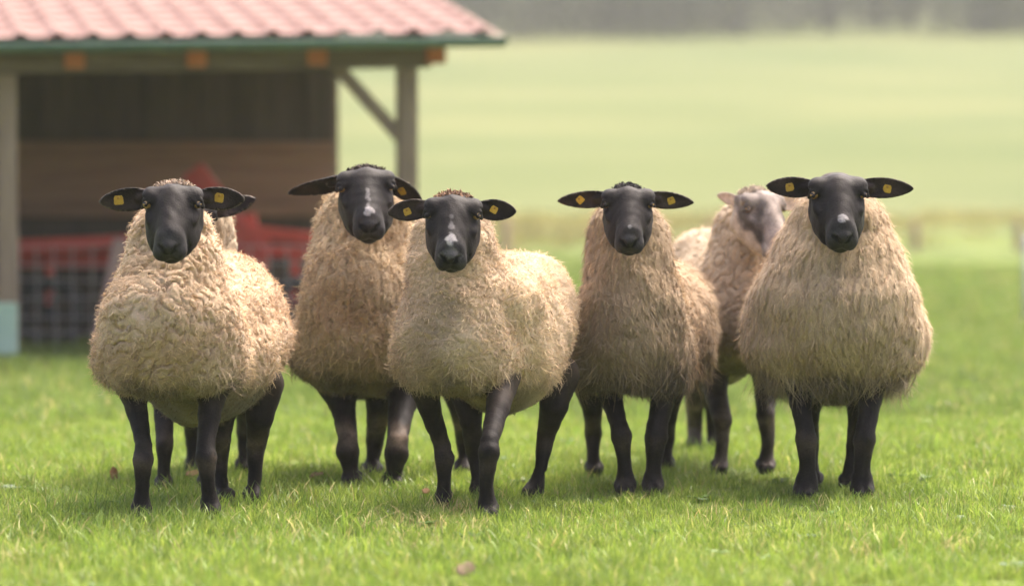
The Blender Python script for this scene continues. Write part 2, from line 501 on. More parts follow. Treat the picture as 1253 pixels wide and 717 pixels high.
BIG = 9.0
EYE_N = np.array([.64, .33, .69]); EYE_N /= np.linalg.norm(EYE_N)
EYE_UP = np.array([0, -1.0, 0]) + EYE_N * EYE_N[1]; EYE_UP /= np.linalg.norm(EYE_UP)
class SheepShape:
    """all coordinates metres, relative to the root of the sheep"""
    def __init__(s):
        s.trunk = []; s.legs = []; s.ears = []; s.lump = 0.010; s.seed = 0
    def head_local(s, P):
        return (P - s.ho) @ s.hR / s.hs       # hR columns: side, along the face, out of the face
    def d_trunk(s, P):
        d = None
        for q in s.trunk:
            e = ell(P, q[1], q[2]) if q[0] == 'e' else cone(P, q[1], q[2], q[3], q[4])
            d = e if d is None else smin(d, e, 0.07)
        return d + s.lump * (0.6 * sn(P, 22, s.seed) + 0.5 * sn(P, 48, s.seed + 2))
    def d_leg(s, P):
        d = np.full(len(P), BIG)
        for lg in s.legs:
            pts, rr = lg['p'], lg['r']
            lo = np.min(pts, 0) - 0.13; hi = np.max(pts, 0) + 0.13
            m = np.all((P > lo) & (P < hi), 1)
            if not m.any(): continue
            Q = P[m]; dd = None
            for i in range(len(pts) - 1):
                e = cone(Q, pts[i], pts[i + 1], rr[i], rr[i + 1])
                dd = e if dd is None else smin(dd, e, 0.008)
            h = pts[-1]; f = lg['fwd']; sd = np.array([-f[1], f[0], 0])
            hr = rr[-1]
            for sg in (-1, 1):                       # two claws with a cleft
                c0 = h + sd * sg * hr * 0.50 - f * hr * 0.15 + np.array([0, 0, 0.016])
                c1 = h + sd * sg * hr * 0.42 + f * hr * 1.05 + np.array([0, 0, 0.004])
                e = cone(Q, c0, c1, hr * 0.70, hr * 0.50)
                e = np.maximum(e, -(Q[:, 2] + 0.004))
                dd = smin(dd, e, 0.008)
                # dew claw behind the fetlock
                dc = pts[-2] * 0.55 + h * 0.45 - f * hr * 0.95 + sd * sg * hr * 0.5
                dd = smin(dd, cone(Q, dc, dc + np.array([0, 0, -0.012]), 0.008, 0.006), 0.01)
            dd = dd + 0.0012 * sn(Q * np.array([1, 1, .6]), 95, s.seed + 3) + 0.0008 * sn(Q, 200, s.seed + 5)
            d[m] = np.minimum(d[m], dd)
        return d
    def d_head(s, P):
        d = np.full(len(P), BIG)
        m = ((P - s.hc) ** 2).sum(1) < (0.30 * s.hs) ** 2
        if not m.any(): return d
        q = s.head_local(P[m]); v = np.array
        ax = q.copy(); ax[:, 0] = np.abs(ax[:, 0])
        e = ell(ax, v([0, .060, -.062]), v([.081, .086, .068]))                      # cranium
        e = smin(e, cone(ax, v([0, .09, -.048]), v([0, .200, -.048]), .063, .041), .025)     # face
        e = smin(e, cone(ax, v([0, .07, -.014]), v([0, .222, -.022]), .038, .025), .025)    # bridge of the nose
        e = smin(e, cone(ax, v([.036, .075, -.115]), v([.026, .180, -.104]), .049, .036), .03)  # jaws
        e = smin(e, ell(ax, v([.042, .120, -.086]), v([.032, .066, .054])), .03)       # cheeks
        e = smin(e, ell(ax, v([0, .228, -.056]), v([.046, .044, .045])), .018)        # muzzle
        e = smin(e, ell(ax, v([.023, .240, -.070]), v([.027, .034, .032])), .009)      # upper lips
        e = smin(e, ell(ax, v([0, .258, -.040]), v([.025, .020, .022])), .008)        # nose pad
        e = smin(e, ell(ax, v([0, .214, -.106]), v([.035, .036, .027])), .010)        # chin
        e = smin(e, ell(ax, v([.062, .062, -.012]), v([.029, .032, .021])), .022)      # brow
        e = smin(e, ell(ax, v([.066, .116, -.046]), v([.014, .034, .014])), .015)      # cheekbone
        e = smax(e, -ell(ax, v([.086, .090, -.022]), v([.020, .020, .017])), .008)     # eye socket
        E, nn, up = v([.0748, .0905, -.0215]), EYE_N, EYE_UP
        cr = np.cross(nn, up)
        for sg_, hgt, rr_ in ((1, .0098, .0072), (-1, .0088, .0054)):                  # eyelids
            q0, q1, q2 = E + cr * .017 + nn * .003, E + up * hgt * sg_ + nn * .0085, E - cr * .017 + nn * .003
            e = smin(e, cone(ax, q0, q1, rr_ * .8, rr_), .005); e = smin(e, cone(ax, q1, q2, rr_, rr_ * .8), .005)
        # nostrils: slanted commas either side of the nose pad
        e = smax(e, -cone(ax, v([.008, .281, -.052]), v([.022, .272, -.036]), .0055, .0080), .004)
        e = smax(e, -cone(ax, v([.022, .272, -.036]), v([.032, .258, -.036]), .0075, .0045), .004)
        e = smax(e, -cone(ax, v([.000, .282, -.060]), v([.000, .272, -.098]), .0034, .0034), .005)  # groove of the lip
        e = smax(e, -cone(ax, v([.000, .268, -.101]), v([.034, .246, -.102]), .0055, .0050), .005)  # mouth
        e = smax(e, -cone(ax, v([.034, .246, -.102]), v([.056, .200, -.088]), .0050, .0035), .005)
        e = e + .0011 * sn(q, 75, s.seed + 2) + .0007 * sn(q, 160, s.seed + 4)
        d[m] = e * s.hs
        return d
    def ear_local(s, P, k):
        e = s.ears[k]
        return (P - e['b']) @ e['R']           # along, across, facing
    def d_ear(s, P):
        d = np.full(len(P), BIG)
        for k, e in enumerate(s.ears):
            L, Wd = e['L'], e['W']
            m = ((P - (e['b'] + e['R'][:, 0] * L * 0.5)) ** 2).sum(1) < (L * 0.75) ** 2
            if not m.any(): continue
            q = s.ear_local(P[m], k)
            u = q[:, 0] / L
            uc = np.clip(u, 0, 1)
            prof = np.sin(np.pi * np.clip(0.13 + 0.87 * uc, 0, 1) ** e.get('pw', 1.0)) ** 0.58
            wd = np.maximum(Wd * prof, 0.004)
            w0 = -e['cup'] * (1 - (q[:, 1] / Wd) ** 2) * np.clip(1.15 - u, 0, 1) + e.get('bend', 0) * uc * uc
            t = 0.0062 - 0.002 * uc
            a = (np.abs(q[:, 1] / wd) ** 3.5 + np.abs((q[:, 2] - w0) / t) ** 2.5) ** 0.36 - 1
            dd = a * t
            dd = np.maximum(dd, -q[:, 0] - 0.01); dd = np.maximum(dd, q[:, 0] - L)
            # thicker root
            rt = cone(q, np.array([-0.02, 0, -0.008]), np.array([L * 0.22, 0, -0.008]), 0.022, 0.012)
            d[m] = np.minimum(d[m], smin(dd, rt, 0.012))
        return d
    def parts(s, P):
        return s.d_trunk(P), s.d_leg(P), s.d_head(P), s.d_ear(P)
    def d(s, P):
        t, l, h, e = s.parts(P)
        r = smin(t, l, 0.03)
        r = smin(r, h, 0.012)
        return smin(r, e, 0.010)

class FleeceShape:
    """the wool itself: the trunk swollen into rounded, meandering clumps with furrows between them"""
    def __init__(s, sh, sp):
        s.sh = sh; s.ra, s.rf, s.sc = sp['ra'], sp['rf'], np.array(sp.get('rscale', (1, 1, 1.0))); s.seed = sp['seed']; s.hem = sp['hem']
    def mask(s, P, t=None):
        sh = s.sh
        t = sh.d_trunk(P) if t is None else t
        o = np.minimum(np.minimum(sh.d_head(P), sh.d_ear(P) ), sh.d_leg(P) + 0.004)
        return smoothstep(o - t, -0.006, 0.018)
    def ridge(s, P):
        Q = P * s.sc
        Q = Q + 0.007 * np.stack([sn(Q, 90, s.seed + 11), sn(Q, 90, s.seed + 12), sn(Q, 90, s.seed + 13)], -1)
        a = np.abs(sn(Q, s.rf, s.seed + 5, 6)); b = np.abs(sn(Q, s.rf * 1.7, s.seed + 8, 5))
        h = np.minimum(a * 1.9, 1) ** 0.6 * 0.75 + np.minimum(b * 1.6, 1) ** 0.7 * 0.25
        low = smoothstep(P[:, 2], s.hem - 0.03, s.hem + 0.05)
        return h * (0.35 + 0.65 * low)
    def d(s, P):
        t = s.sh.d_trunk(P)
        near = np.abs(t) < 0.06
        r = t.copy()
        if near.any():
            Q = P[near]; tn = t[near]
            m = s.mask(Q, tn)
            r[near] = tn + 0.014 * (1 - m) - m * s.ra * s.ridge(Q)
        return r

def axis(lo, hi, bands, hc):
    """grid lines: step hc, finer inside each (a, b, step) band"""
    out = [lo]; x = lo
    while x < hi:
        st = hc
        for a, b, f in bands:
            if a <= x <= b: st = min(st, f)
        x += st; out.append(x)
    return np.array(out)

def surface(sh, lo, hi, bands, hc):
    ax = [axis(lo[i], hi[i], bands[i], hc[i]) for i in range(3)]
    n = [len(a) for a in ax]
    B = 6
    V = np.full(n, BIG, dtype=np.float32)
    bi = [np.arange(0, k, B) for k in n]
    ctr = [np.array([(a[i] + a[min(i + B, len(a) - 1)]) / 2 for i in b]) for a, b in zip(ax, bi)]
    hw = [np.array([(a[min(i + B, len(a) - 1)] - a[i]) / 2 for i in b]) for a, b in zip(ax, bi)]
    C = np.stack(np.meshgrid(*ctr, indexing='ij'), -1).reshape(-1, 3)
    Hh = np.sqrt((np.stack(np.meshgrid(*hw, indexing='ij'), -1).reshape(-1, 3) ** 2).sum(1))
    dc = sh.d(C)
    near = np.abs(dc) < Hh * 1.35 + 0.02
    idx = np.stack(np.meshgrid(*bi, indexing='ij'), -1).reshape(-1, 3)
    for (i, j, k), dv in zip(idx[~near], dc[~near]):
        if dv < 0: V[i:i + B, j:j + B, k:k + B] = -1
    off = np.stack(np.meshgrid(range(B), range(B), range(B), indexing='ij'), -1).reshape(-1, 3)
    nd = (idx[near][:, None, :] + off[None]).reshape(-1, 3)
    ok = (nd[:, 0] < n[0]) & (nd[:, 1] < n[1]) & (nd[:, 2] < n[2])
    nd = nd[ok]
    P = np.stack([ax[0][nd[:, 0]], ax[1][nd[:, 1]], ax[2][nd[:, 2]]], -1)
    for c in range(0, len(nd), 60000):
        q = nd[c:c + 60000]
        V[q[:, 0], q[:, 1], q[:, 2]] = sh.d(P[c:c + 60000])
    ins = V < 0
    cnt = np.zeros([k - 1 for k in n], dtype=np.int8)
    for dx in (0, 1):
        for dy in (0, 1):
            for dz in (0, 1):
                cnt += ins[dx:n[0] - 1 + dx, dy:n[1] - 1 + dy, dz:n[2] - 1 + dz]
    act = (cnt > 0) & (cnt < 8)
    ci = np.argwhere(act)
    vid = np.full(act.shape, -1, dtype=np.int32); vid[act] = np.arange(len(ci))
    acc = np.zeros((len(ci), 3)); num = np.zeros(len(ci))
    cor = [np.array(c) for c in ((0,0,0),(1,0,0),(0,1,0),(1,1,0),(0,0,1),(1,0,1),(0,1,1),(1,1,1))]
    for a in range(8):
        for b in range(a + 1, 8):
            if np.abs(cor[a] - cor[b]).sum() != 1: continue
            A = ci + cor[a]; Bc = ci + cor[b]
            va = V[A[:, 0], A[:, 1], A[:, 2]]; vb = V[Bc[:, 0], Bc[:, 1], Bc[:, 2]]
            m = (va < 0) != (vb < 0)
            t = np.where(m, va / np.where(m, va - vb, 1), 0)[:, None]
            pa = np.stack([ax[i][A[:, i]] for i in range(3)], -1); pb = np.stack([ax[i][Bc[:, i]] for i in range(3)], -1)
            acc += np.where(m[:, None], pa + (pb - pa) * t, 0); num += m
    vs = acc / num[:, None]
    quads = []
    for d in range(3):
        u, v = (d + 1) % 3, (d + 2) % 3
        sl0 = [slice(None)] * 3; sl1 = [slice(None)] * 3
        sl0[d] = slice(0, n[d] - 1); sl1[d] = slice(1, n[d])
        chg = ins[tuple(sl0)] != ins[tuple(sl1)]
        e = np.argwhere(chg)
        e = e[(e[:, u] > 0) & (e[:, v] > 0) & (e[:, u] < n[u] - 1) & (e[:, v] < n[v] - 1)]
        fl = ins[e[:, 0], e[:, 1], e[:, 2]]
        def cell(du, dv):
            c = e.copy(); c[:, u] += du; c[:, v] += dv
            return vid[c[:, 0], c[:, 1], c[:, 2]]
        q = np.stack([cell(-1, -1), cell(0, -1), cell(0, 0), cell(-1, 0)], -1)
        q[~fl] = q[~fl][:, ::-1]
        quads.append(q)
    quads = np.concatenate(quads)
    quads = quads[(quads >= 0).all(1)]
    # settle the vertices on the surface
    for _ in range(2):
        g, dv = grad(sh, vs)
        vs = vs - g * np.clip(dv, -0.005, 0.005)[:, None] * 0.9
    return vs, quads

def grad(sh, P, h=0.002):
    d0 = sh.d(P)
    g = np.stack([sh.d(P + np.eye(3)[i] * h) - d0 for i in range(3)], -1)
    m = np.linalg.norm(g, axis=1)
    return g / (m[:, None] + 1e-9), d0 * (h / np.maximum(m, 0.35 * h))

def unit(v):
    v = np.asarray(v, float)
    return v / (np.linalg.norm(v, axis=-1, keepdims=True) + 1e-9)

def smoothstep(x, a, b):
    t = np.clip((x - a) / (b - a), 0, 1)
    return t * t * (3 - 2 * t)

EYE_ME = None
def eye_mesh():
    global EYE_ME
    if EYE_ME: return EYE_ME
    bm = bmesh.new()
    bmesh.ops.create_uvsphere(bm, u_segments=16, v_segments=10, radius=0.0132)
    me = bpy.data.meshes.new('eye'); bm.to_mesh(me); bm.free()
    m, t, p = new_mat('eye')
    tc = t.nodes.new('ShaderNodeTexCoord'); sp = t.nodes.new('ShaderNodeSeparateXYZ')
    t.links.new(tc.outputs['Object'], sp.inputs[0])
    # pupil: a dark horizontal slot about the local +Z pole
    ab = t.nodes.new('ShaderNodeMath'); ab.operation = 'ABSOLUTE'; t.links.new(sp.outputs['Y'], ab.inputs[0])
    lt = t.nodes.new('ShaderNodeMath'); lt.operation = 'LESS_THAN'; lt.inputs[1].default_value = 0.0026
    t.links.new(ab.outputs[0], lt.inputs[0])
    ab2 = t.nodes.new('ShaderNodeMath'); ab2.operation = 'ABSOLUTE'; t.links.new(sp.outputs['X'], ab2.inputs[0])
    lt2 = t.nodes.new('ShaderNodeMath'); lt2.operation = 'LESS_THAN'; lt2.inputs[1].default_value = 0.006
    t.links.new(ab2.outputs[0], lt2.inputs[0])
    an = t.nodes.new('ShaderNodeMath'); an.operation = 'MULTIPLY'
    t.links.new(lt.outputs[0], an.inputs[0]); t.links.new(lt2.outputs[0], an.inputs[1])
    mx = t.nodes.new('ShaderNodeMix'); mx.data_type = 'RGBA'
    mx.inputs['A'].default_value = (0.32, 0.18, 0.06, 1); mx.inputs['B'].default_value = (0.004, 0.004, 0.005, 1)
    t.links.new(an.outputs[0], mx.inputs['Factor']); t.links.new(mx.outputs['Result'], p.inputs['Base Color'])
    p.inputs['Roughness'].default_value = 0.12
    me.materials.append(m)
    me.polygons.foreach_set('use_smooth', [True] * len(me.polygons))
    EYE_ME = me
    return me

TAG_ME = PIN_ME = None
def tag_meshes():
    global TAG_ME, PIN_ME
    if TAG_ME: return TAG_ME, PIN_ME
    bm = bmesh.new()
    # flared plate, thin, rounded at the corners
    out = [(-.012, .014), (.012, .014), (.016, .006), (.017, -.014), (.013, -.018), (-.013, -.018), (-.017, -.014), (-.016, .006)]
    lo = [bm.verts.new((x, y, -.0012)) for x, y in out]; hi = [bm.verts.new((x, y, .0012)) for x, y in out]
    bm.faces.new(lo[::-1]); bm.faces.new(hi)
    for i in range(8): bm.faces.new((lo[i], lo[(i + 1) % 8], hi[(i + 1) % 8], hi[i]))
    TAG_ME = bpy.data.meshes.new('ear_tag'); bm.to_mesh(TAG_ME); bm.free(); TAG_ME.materials.append(M_tag)
    bm = bmesh.new()
    bm_tube(bm, [(0, .006, -.010), (0, .006, .003), (0, .006, .0045)], [.0055, .0055, .003], 8)
    PIN_ME = bpy.data.meshes.new('pin'); bm.to_mesh(PIN_ME); bm.free(); PIN_ME.materials.append(M_pin)
    return TAG_ME, PIN_ME

def locks(sh, vs, quads, wool, norm, spec, rs):
    """curly tufts standing on the wool part of the body, all one fleece mesh"""
    tri = np.concatenate([quads[:, [0, 1, 2]], quads[:, [0, 2, 3]]])
    a, b, c = vs[tri[:, 0]], vs[tri[:, 1]], vs[tri[:, 2]]
    area = np.linalg.norm(np.cross(b - a, c - a), axis=1) / 2
    wt = wool[tri].mean(1)
    nf = norm[tri].mean(1)
    face = np.where(nf[:, 1] < 0.35, 1.0, 0.18)
    pr = area * np.where(wt > 0.5, 1, 0) * face
    pr /= pr.sum()
    def sample(n):
        k = rs.choice(len(tri), n, p=pr)
        u = rs.uniform(size=(n, 2)); f = u.sum(1) > 1; u[f] = 1 - u[f]
        P = a[k] + (b[k] - a[k]) * u[:, :1] + (c[k] - a[k]) * u[:, 1:]
        bw = 1 - u.sum(1)
        Nn = unit(norm[tri[k, 0]] * bw[:, None] + norm[tri[k, 1]] * u[:, :1] + norm[tri[k, 2]] * u[:, 1:])
        return P, Nn
    out_v, out_f, out_c = [], [], []
    base = 0
    for kind in ('lock', 'fuzz'):
        n = spec['n'] if kind == 'lock' else spec['nf']
        P, Nn = sample(n)
        g = np.array([0, 0, -1.0]) + Nn * Nn[:, 2:3]
        # where the surface is level the wool parts away from the spine
        g = unit(g + 0.02 * rs.normal(size=g.shape))
        side = unit(np.cross(Nn, g))
        ang = spec['swirl'] * 1.5 * sn(P, spec['swf'], spec['seed'] + 3) + spec['jit'] * rs.normal(size=n)
        tdir = g * np.cos(ang)[:, None] + side * np.sin(ang)[:, None]
        sdir = unit(np.cross(Nn, tdir))
        low = smoothstep(P[:, 2], spec['hem'] - 0.02, spec['hem'] + 0.06)   # belly wool is short
        L = spec['len'] * rs.uniform(0.6, 1.35, n) * (0.35 + 0.65 * low)
        under = (Nn[:, 2] < -0.2) & (P[:, 2] < spec['hem'] + 0.10) & (P[:, 1] < 0.2)
        L = L * (1 + spec.get('rag', 0) * under * rs.uniform(0, 1.6, n))
        R = 4
        t = np.linspace(0, 1, R)[None, :, None]
        lift = spec['lift'] * rs.uniform(0.6, 1.4, n)[:, None, None]
        if kind == 'fuzz': lift = lift * (1 + 1.2 * (rs.uniform(size=n) < 0.16))[:, None, None]
        Pn = P[:, None, :] - Nn[:, None, :] * 0.003
        t = np.linspace(0, 1, R)[None, :, None]
        ctr = Pn + L[:, None, None] * (Nn[:, None, :] * lift * (1.5 * t - 0.75 * t * t) + tdir[:, None, :] * (0.85 * t * t + 0.25 * t))
        ph = rs.uniform(0, 6.28, n)[:, None, None]
        cr = spec['crimp'] * rs.uniform(0.4, 1.4, n)[:, None, None]
        ctr = ctr + sdir[:, None, :] * cr * np.sin(ph + t * spec['waves']) * (0.25 + t) + Nn[:, None, :] * cr * 0.6 * np.cos(ph + t * spec['waves']) * t
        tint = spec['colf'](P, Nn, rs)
        if kind == 'lock':
            rad_ = spec['rad'] * rs.uniform(0.6, 1.35, n)
            prof = np.array([0.8, 1.0, 0.8, 0.2])
            K = 3
            a0 = rs.uniform(0, 6.28, n)
            ring = []
            for k in range(K):
                th = a0 + 2 * math.pi * k / K
                dirv = sdir * np.cos(th)[:, None] + Nn * (0.8 * np.sin(th))[:, None]
                ring.append(ctr + dirv[:, None, :] * (rad_[:, None] * prof[None, :])[:, :, None])
            Vv = np.stack(ring, 2).reshape(-1, 3)       # n, R, K
            ii = (np.arange(n) * R * K)[:, None]
            f = []
            for r in range(R - 1):
                for k in range(K):
                    k2 = (k + 1) % K
                    f.append(np.concatenate([ii + r * K + k, ii + r * K + k2, ii + (r + 1) * K + k2, ii + (r + 1) * K + k], 1))
            f = np.stack(f, 1).reshape(-1, 4)
            cc = np.repeat(tint, R * K, 0)
        else:
            wv = spec['fw'] * rs.uniform(0.6, 1.3, n)
            prof = np.array([1.0, 0.9, 0.7, 0.25])
            Vv = np.stack([ctr - sdir[:, None, :] * (wv[:, None] * prof)[:, :, None], ctr + sdir[:, None, :] * (wv[:, None] * prof)[:, :, None]], 2).reshape(-1, 3)
            ii = (np.arange(n) * R * 2)[:, None]
            f = np.stack([np.concatenate([ii + 2 * r, ii + 2 * r + 1, ii + 2 * r + 3, ii + 2 * r + 2], 1) for r in range(R - 1)], 1).reshape(-1, 4)
            cc = np.repeat(tint, R * 2, 0)
        out_v.append(Vv); out_f.append(f + base); out_c.append(cc)
        base += len(Vv)
    return np.concatenate(out_v), np.concatenate(out_f), np.concatenate(out_c)

def build_sheep(S_):
    rs = np.random.RandomState(S_['seed'])
    Y0 = groundY(S_['hoof_y'])
    root_w = at(S_['cx'], S_['hoof_y'], Y0 + 0.35) * np.array([1, 1, 0])
    pxm = F / Y0
    def pt(px, py, dy): return at(px, py, Y0 + dy) - root_w
    sh = SheepShape(); sh.seed = S_['seed']; sh.lump = S_.get('lump', 0.010)
    for q in S_['trunk']:
        if q[0] == 'e':
            _, px, py, dy, rx, rz, ry = q
            k = F / (Y0 + dy)
            sh.trunk.append(('e', pt(px, py, dy), np.array([rx / k, ry, rz / k])))
        else:
            _, a, ra, b, rb = q
            sh.trunk.append(('c', pt(*a), pt(*b), ra / pxm, rb / pxm))
    for li, lg in enumerate(S_['legs']):
        hy = groundY(lg['hoof'][1])
        pts, rr = [], []
        front = li < 2                      # shoulders hang inside the body, whatever the stride
        for ni, (px, py, dy, r) in enumerate(lg['n']):
            yy = hy + dy
            if front and ni == 0: yy = Y0 + dy
            if front and ni == 1: yy = 0.5 * (Y0 + hy) + dy
            pts.append(at(px, py, yy) - root_w); rr.append(r * yy / F * ((1, .90, .95, 1.08, .90, 1.06)[ni] if len(lg['n']) == 6 else (1, 1, 1.04, .90)[min(ni, 3)]))
        hp = at(lg['hoof'][0], lg['hoof'][1], hy) - root_w
        hp[2] = 0.020
        pts.append(hp); rr.append(lg['hoof'][2] * hy / F)
        fw = unit(np.array([lg.get('out', 0.0), -1.0, 0]))
        sh.legs.append(dict(p=np.array(pts), r=rr, fwd=fw))
    # head frame
    yaw, pit, roll = rad(S_['hyaw']), rad(S_['hpitch']), rad(S_.get('hroll', 0))
    fwd = np.array([math.sin(yaw) * math.cos(pit), -math.cos(yaw) * math.cos(pit), -math.sin(pit)])
    side = np.array([math.cos(yaw), math.sin(yaw), 0.0])
    out = np.cross(side, fwd); out = out if out[2] > 0 else -out
    if roll:
        Rm = np.array(Matrix.Rotation(roll, 3, Vector(fwd))); side = Rm @ side; out = Rm @ out
    sh.hR = np.stack([side, fwd, out], 1); sh.hs = S_['hscale']
    ex, ey, edy = S_['head']               # pixel of the point between the eyes
    mid = pt(ex, ey, edy)
    sh.ho = mid - sh.hR @ np.array([0, .0905, -.0215]) * sh.hs
    sh.hc = sh.ho + sh.hR @ np.array([0, .13, -.04]) * sh.hs
    for e in S_['ears']:
        b = sh.ho + sh.hR @ np.array([e['sg'] * .070, .030, -.050]) * sh.hs
        dyt = e.get('dy', 0.03)
        tip = at(e['tip'][0], e['tip'][1], root_w[1] + b[1] + dyt) - root_w
        u = unit(tip - b); L = float(np.linalg.norm(tip - b))
        fc = np.array(e.get('face', (0, -1, 0)), float)
        fc = unit(fc - u * (fc @ u)); ac = np.cross(fc, u)
        sh.ears.append(dict(b=b, R=np.stack([u, ac, fc], 1), L=L, W=e['W'] * sh.hs, cup=e.get('cup', 0.014), pw=e.get('pw', 1.0), bend=e.get('bend', 0)))
    # bounds
    pts = [q[1] - q[2] for q in sh.trunk if q[0] == 'e'] + [q[1] + q[2] for q in sh.trunk if q[0] == 'e']
    for lg in sh.legs: pts += list(lg['p'])
    for e in sh.ears: pts.append(e['b'] + e['R'][:, 0] * e['L'])
    pts += [sh.hc - 0.2, sh.hc + 0.2]
    pts = np.array(pts); lo = pts.min(0) - 0.07; hi = pts.max(0) + 0.07
    lo[2] = -0.03
    hl, hh = sh.hc - np.array([.12, .17, .19]), sh.hc + np.array([.12, .17, .20])
    el = np.min([hl] + [e['b'] + e['R'][:, 0] * e['L'] for e in sh.ears], 0); eh = np.max([hh] + [e['b'] + e['R'][:, 0] * e['L'] for e in sh.ears], 0)
    fine = S_.get('fine', 0.0044)
    bands = [[(hl[0], hh[0], fine), (el[0] - .02, eh[0] + .02, 0.0055)], [(hl[1], hh[1], fine)], [(hl[2], hh[2], fine)]]
    vs, quads = surface(sh, lo, hi, bands, (0.014, 0.021, 0.016))
    norm, _ = grad(sh, vs)
    dt, dl, dh, de = sh.parts(vs)
    wool = smoothstep(np.minimum(np.minimum(dh, de), dl + 0.005) - dt, -0.004, 0.010)
    hlq = sh.head_local(vs)
    # ---- colour of the short fur: black face and legs, dusty knees, pale marks
    skin = np.array(S_.get('skin', (0.0150, 0.0118, 0.0110)))
    c = np.tile(skin, (len(vs), 1))
    ishead = (np.minimum(dh, de) < dl)
    isleg = ~ishead
    c *= (1 + 0.25 * sn(vs, 35, 3))[:, None]
    legc = np.array(S_.get('legcol', (0.0145, 0.0108, 0.0100)))
    c[isleg] = legc * (1 + 0.3 * sn(vs[isleg], 30, 5))[:, None]
    upper = smoothstep(vs[:, 2], 0.30, 0.42) * isleg
    c = c * (1 - 0.75 * upper[:, None]) + np.array(S_.get('thigh', (0.050, 0.036, 0.026))) * 0.75 * upper[:, None]
    kneez = np.exp(-((vs[:, 2] - 0.185) / 0.035) ** 2) * (0.5 + 0.5 * sn(vs, 60, 9)) * (norm[:, 1] < -0.3) * isleg
    c += np.clip(kneez, 0, 1)[:, None] * np.array([0.07, 0.05, 0.035]) * S_.get('knee', 0.6)
    dust = smoothstep(sn(vs, 55, 11), 0.5, 1.2) * isleg * 0.3
    c += dust[:, None] * np.array([0.05, 0.04, 0.03])
    # brown upper forehead
    pole = smoothstep(-hlq[:, 1], -0.030, 0.012) * ishead * (de > 0.015) * (np.abs(hlq[:, 0]) < 0.07)
    c += (pole * (0.6 + 0.4 * sn(vs, 90, 4)))[:, None] * np.array(S_.get('poll', (0.10, 0.055, 0.03)))
    for (x0, y0, sx, sy, amt) in S_.get('blaze', []):
        r2 = ((hlq[:, 0] - x0) / sx) ** 2 + ((hlq[:, 1] - y0) / sy) ** 2
        k = smoothstep(-(r2 + 0.75 * sn(vs, 230, 6)), -1.3, -0.55) * (hlq[:, 2] > -0.045) * ishead * amt
        c = c * (1 - k[:, None]) + np.array([0.33, 0.30, 0.285]) * k[:, None]
    # greyish muzzle skin, its sheen painted in; black nostril lining, mouth creases painted dark
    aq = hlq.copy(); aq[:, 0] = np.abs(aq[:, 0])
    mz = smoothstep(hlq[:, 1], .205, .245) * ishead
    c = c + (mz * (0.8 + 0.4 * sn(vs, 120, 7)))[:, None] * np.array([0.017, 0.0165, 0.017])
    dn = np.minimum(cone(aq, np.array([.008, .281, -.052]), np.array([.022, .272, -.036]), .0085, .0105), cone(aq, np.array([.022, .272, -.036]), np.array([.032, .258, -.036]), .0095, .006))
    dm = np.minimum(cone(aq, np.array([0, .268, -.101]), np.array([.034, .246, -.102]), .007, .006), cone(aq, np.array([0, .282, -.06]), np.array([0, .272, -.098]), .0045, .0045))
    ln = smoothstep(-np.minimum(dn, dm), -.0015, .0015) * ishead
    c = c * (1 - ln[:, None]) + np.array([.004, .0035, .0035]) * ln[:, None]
    if 'headpaint' in S_: c = S_['headpaint'](c, hlq, vs, ishead, norm)
    for k, e in enumerate(sh.ears):
        q = sh.ear_local(vs, k)
        on = (de < 0.006) & (q[:, 0] > 0.015) & (q[:, 0] < e['L'] + 0.02) & (np.abs(q[:, 1]) < e['W'] + .02)
        front = on & ((norm @ e['R'][:, 2]) > 0.3)
        c[front] = np.array(S_.get('earin', (0.022, 0.014, 0.0115))) * (1 + 0.6 * sn(vs[front], 90, 2))[:, None]
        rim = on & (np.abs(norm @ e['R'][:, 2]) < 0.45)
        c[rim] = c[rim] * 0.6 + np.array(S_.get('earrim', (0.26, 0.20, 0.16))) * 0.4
        if 'earout' in S_:
            c[on] = np.array(S_['earout'])
    horn = (vs[:, 2] < 0.03)
    c[horn] = np.array([0.035, 0.030, 0.026])
    sp = dict(S_['fleece']); sp['seed'] = S_['seed']
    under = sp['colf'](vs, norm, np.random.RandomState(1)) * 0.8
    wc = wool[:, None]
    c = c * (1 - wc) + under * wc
    c = np.clip(c, 0.004, 1)
    root = empty('sheep', tuple(root_w))
    props(root, S_['label'], 'sheep', 'sheep standing in the pasture')
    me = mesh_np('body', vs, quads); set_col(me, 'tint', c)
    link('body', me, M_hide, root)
    # the fleece: a clumped shell, curls and loose fibres in one mesh
    fs = FleeceShape(sh, sp)
    tp = np.array([q[1] - q[2] for q in sh.trunk if q[0] == 'e'] + [q[1] + q[2] for q in sh.trunk if q[0] == 'e'] + [q[k_] + s_ * np.array([1, 1, 1]) * q[k_ + 2] for q in sh.trunk if q[0] == 'c' for k_ in (1, 2) for s_ in (-1, 1)])
    l2, h2 = tp.min(0) - 0.06, tp.max(0) + 0.06
    fb = sp.get('fine', 0.0055)
    sv, sq = surface(fs, l2, h2, [[], [(l2[1], l2[1] + 0.42, fb)], []], (fb, fb * 2.2, fb))
    sn_, _ = grad(fs, sv)
    sm = fs.mask(sv)
    keep = (sm[sq] > 0.12).all(1)
    sq = sq[keep]
    used = np.zeros(len(sv), bool); used[sq.ravel()] = True
    remap = np.cumsum(used) - 1
    sv, sm, sn_, sq = sv[used], sm[used], sn_[used], remap[sq]
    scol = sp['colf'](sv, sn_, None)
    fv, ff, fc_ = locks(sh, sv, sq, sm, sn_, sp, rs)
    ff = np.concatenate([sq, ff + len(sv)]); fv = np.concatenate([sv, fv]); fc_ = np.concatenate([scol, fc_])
    # a cap of short curls on the crown
    me = mesh_np('fleece', fv, ff); set_col(me, 'tint', np.clip(fc_, 0.01, 0.95))
    link('fleece', me, M_wool, root)
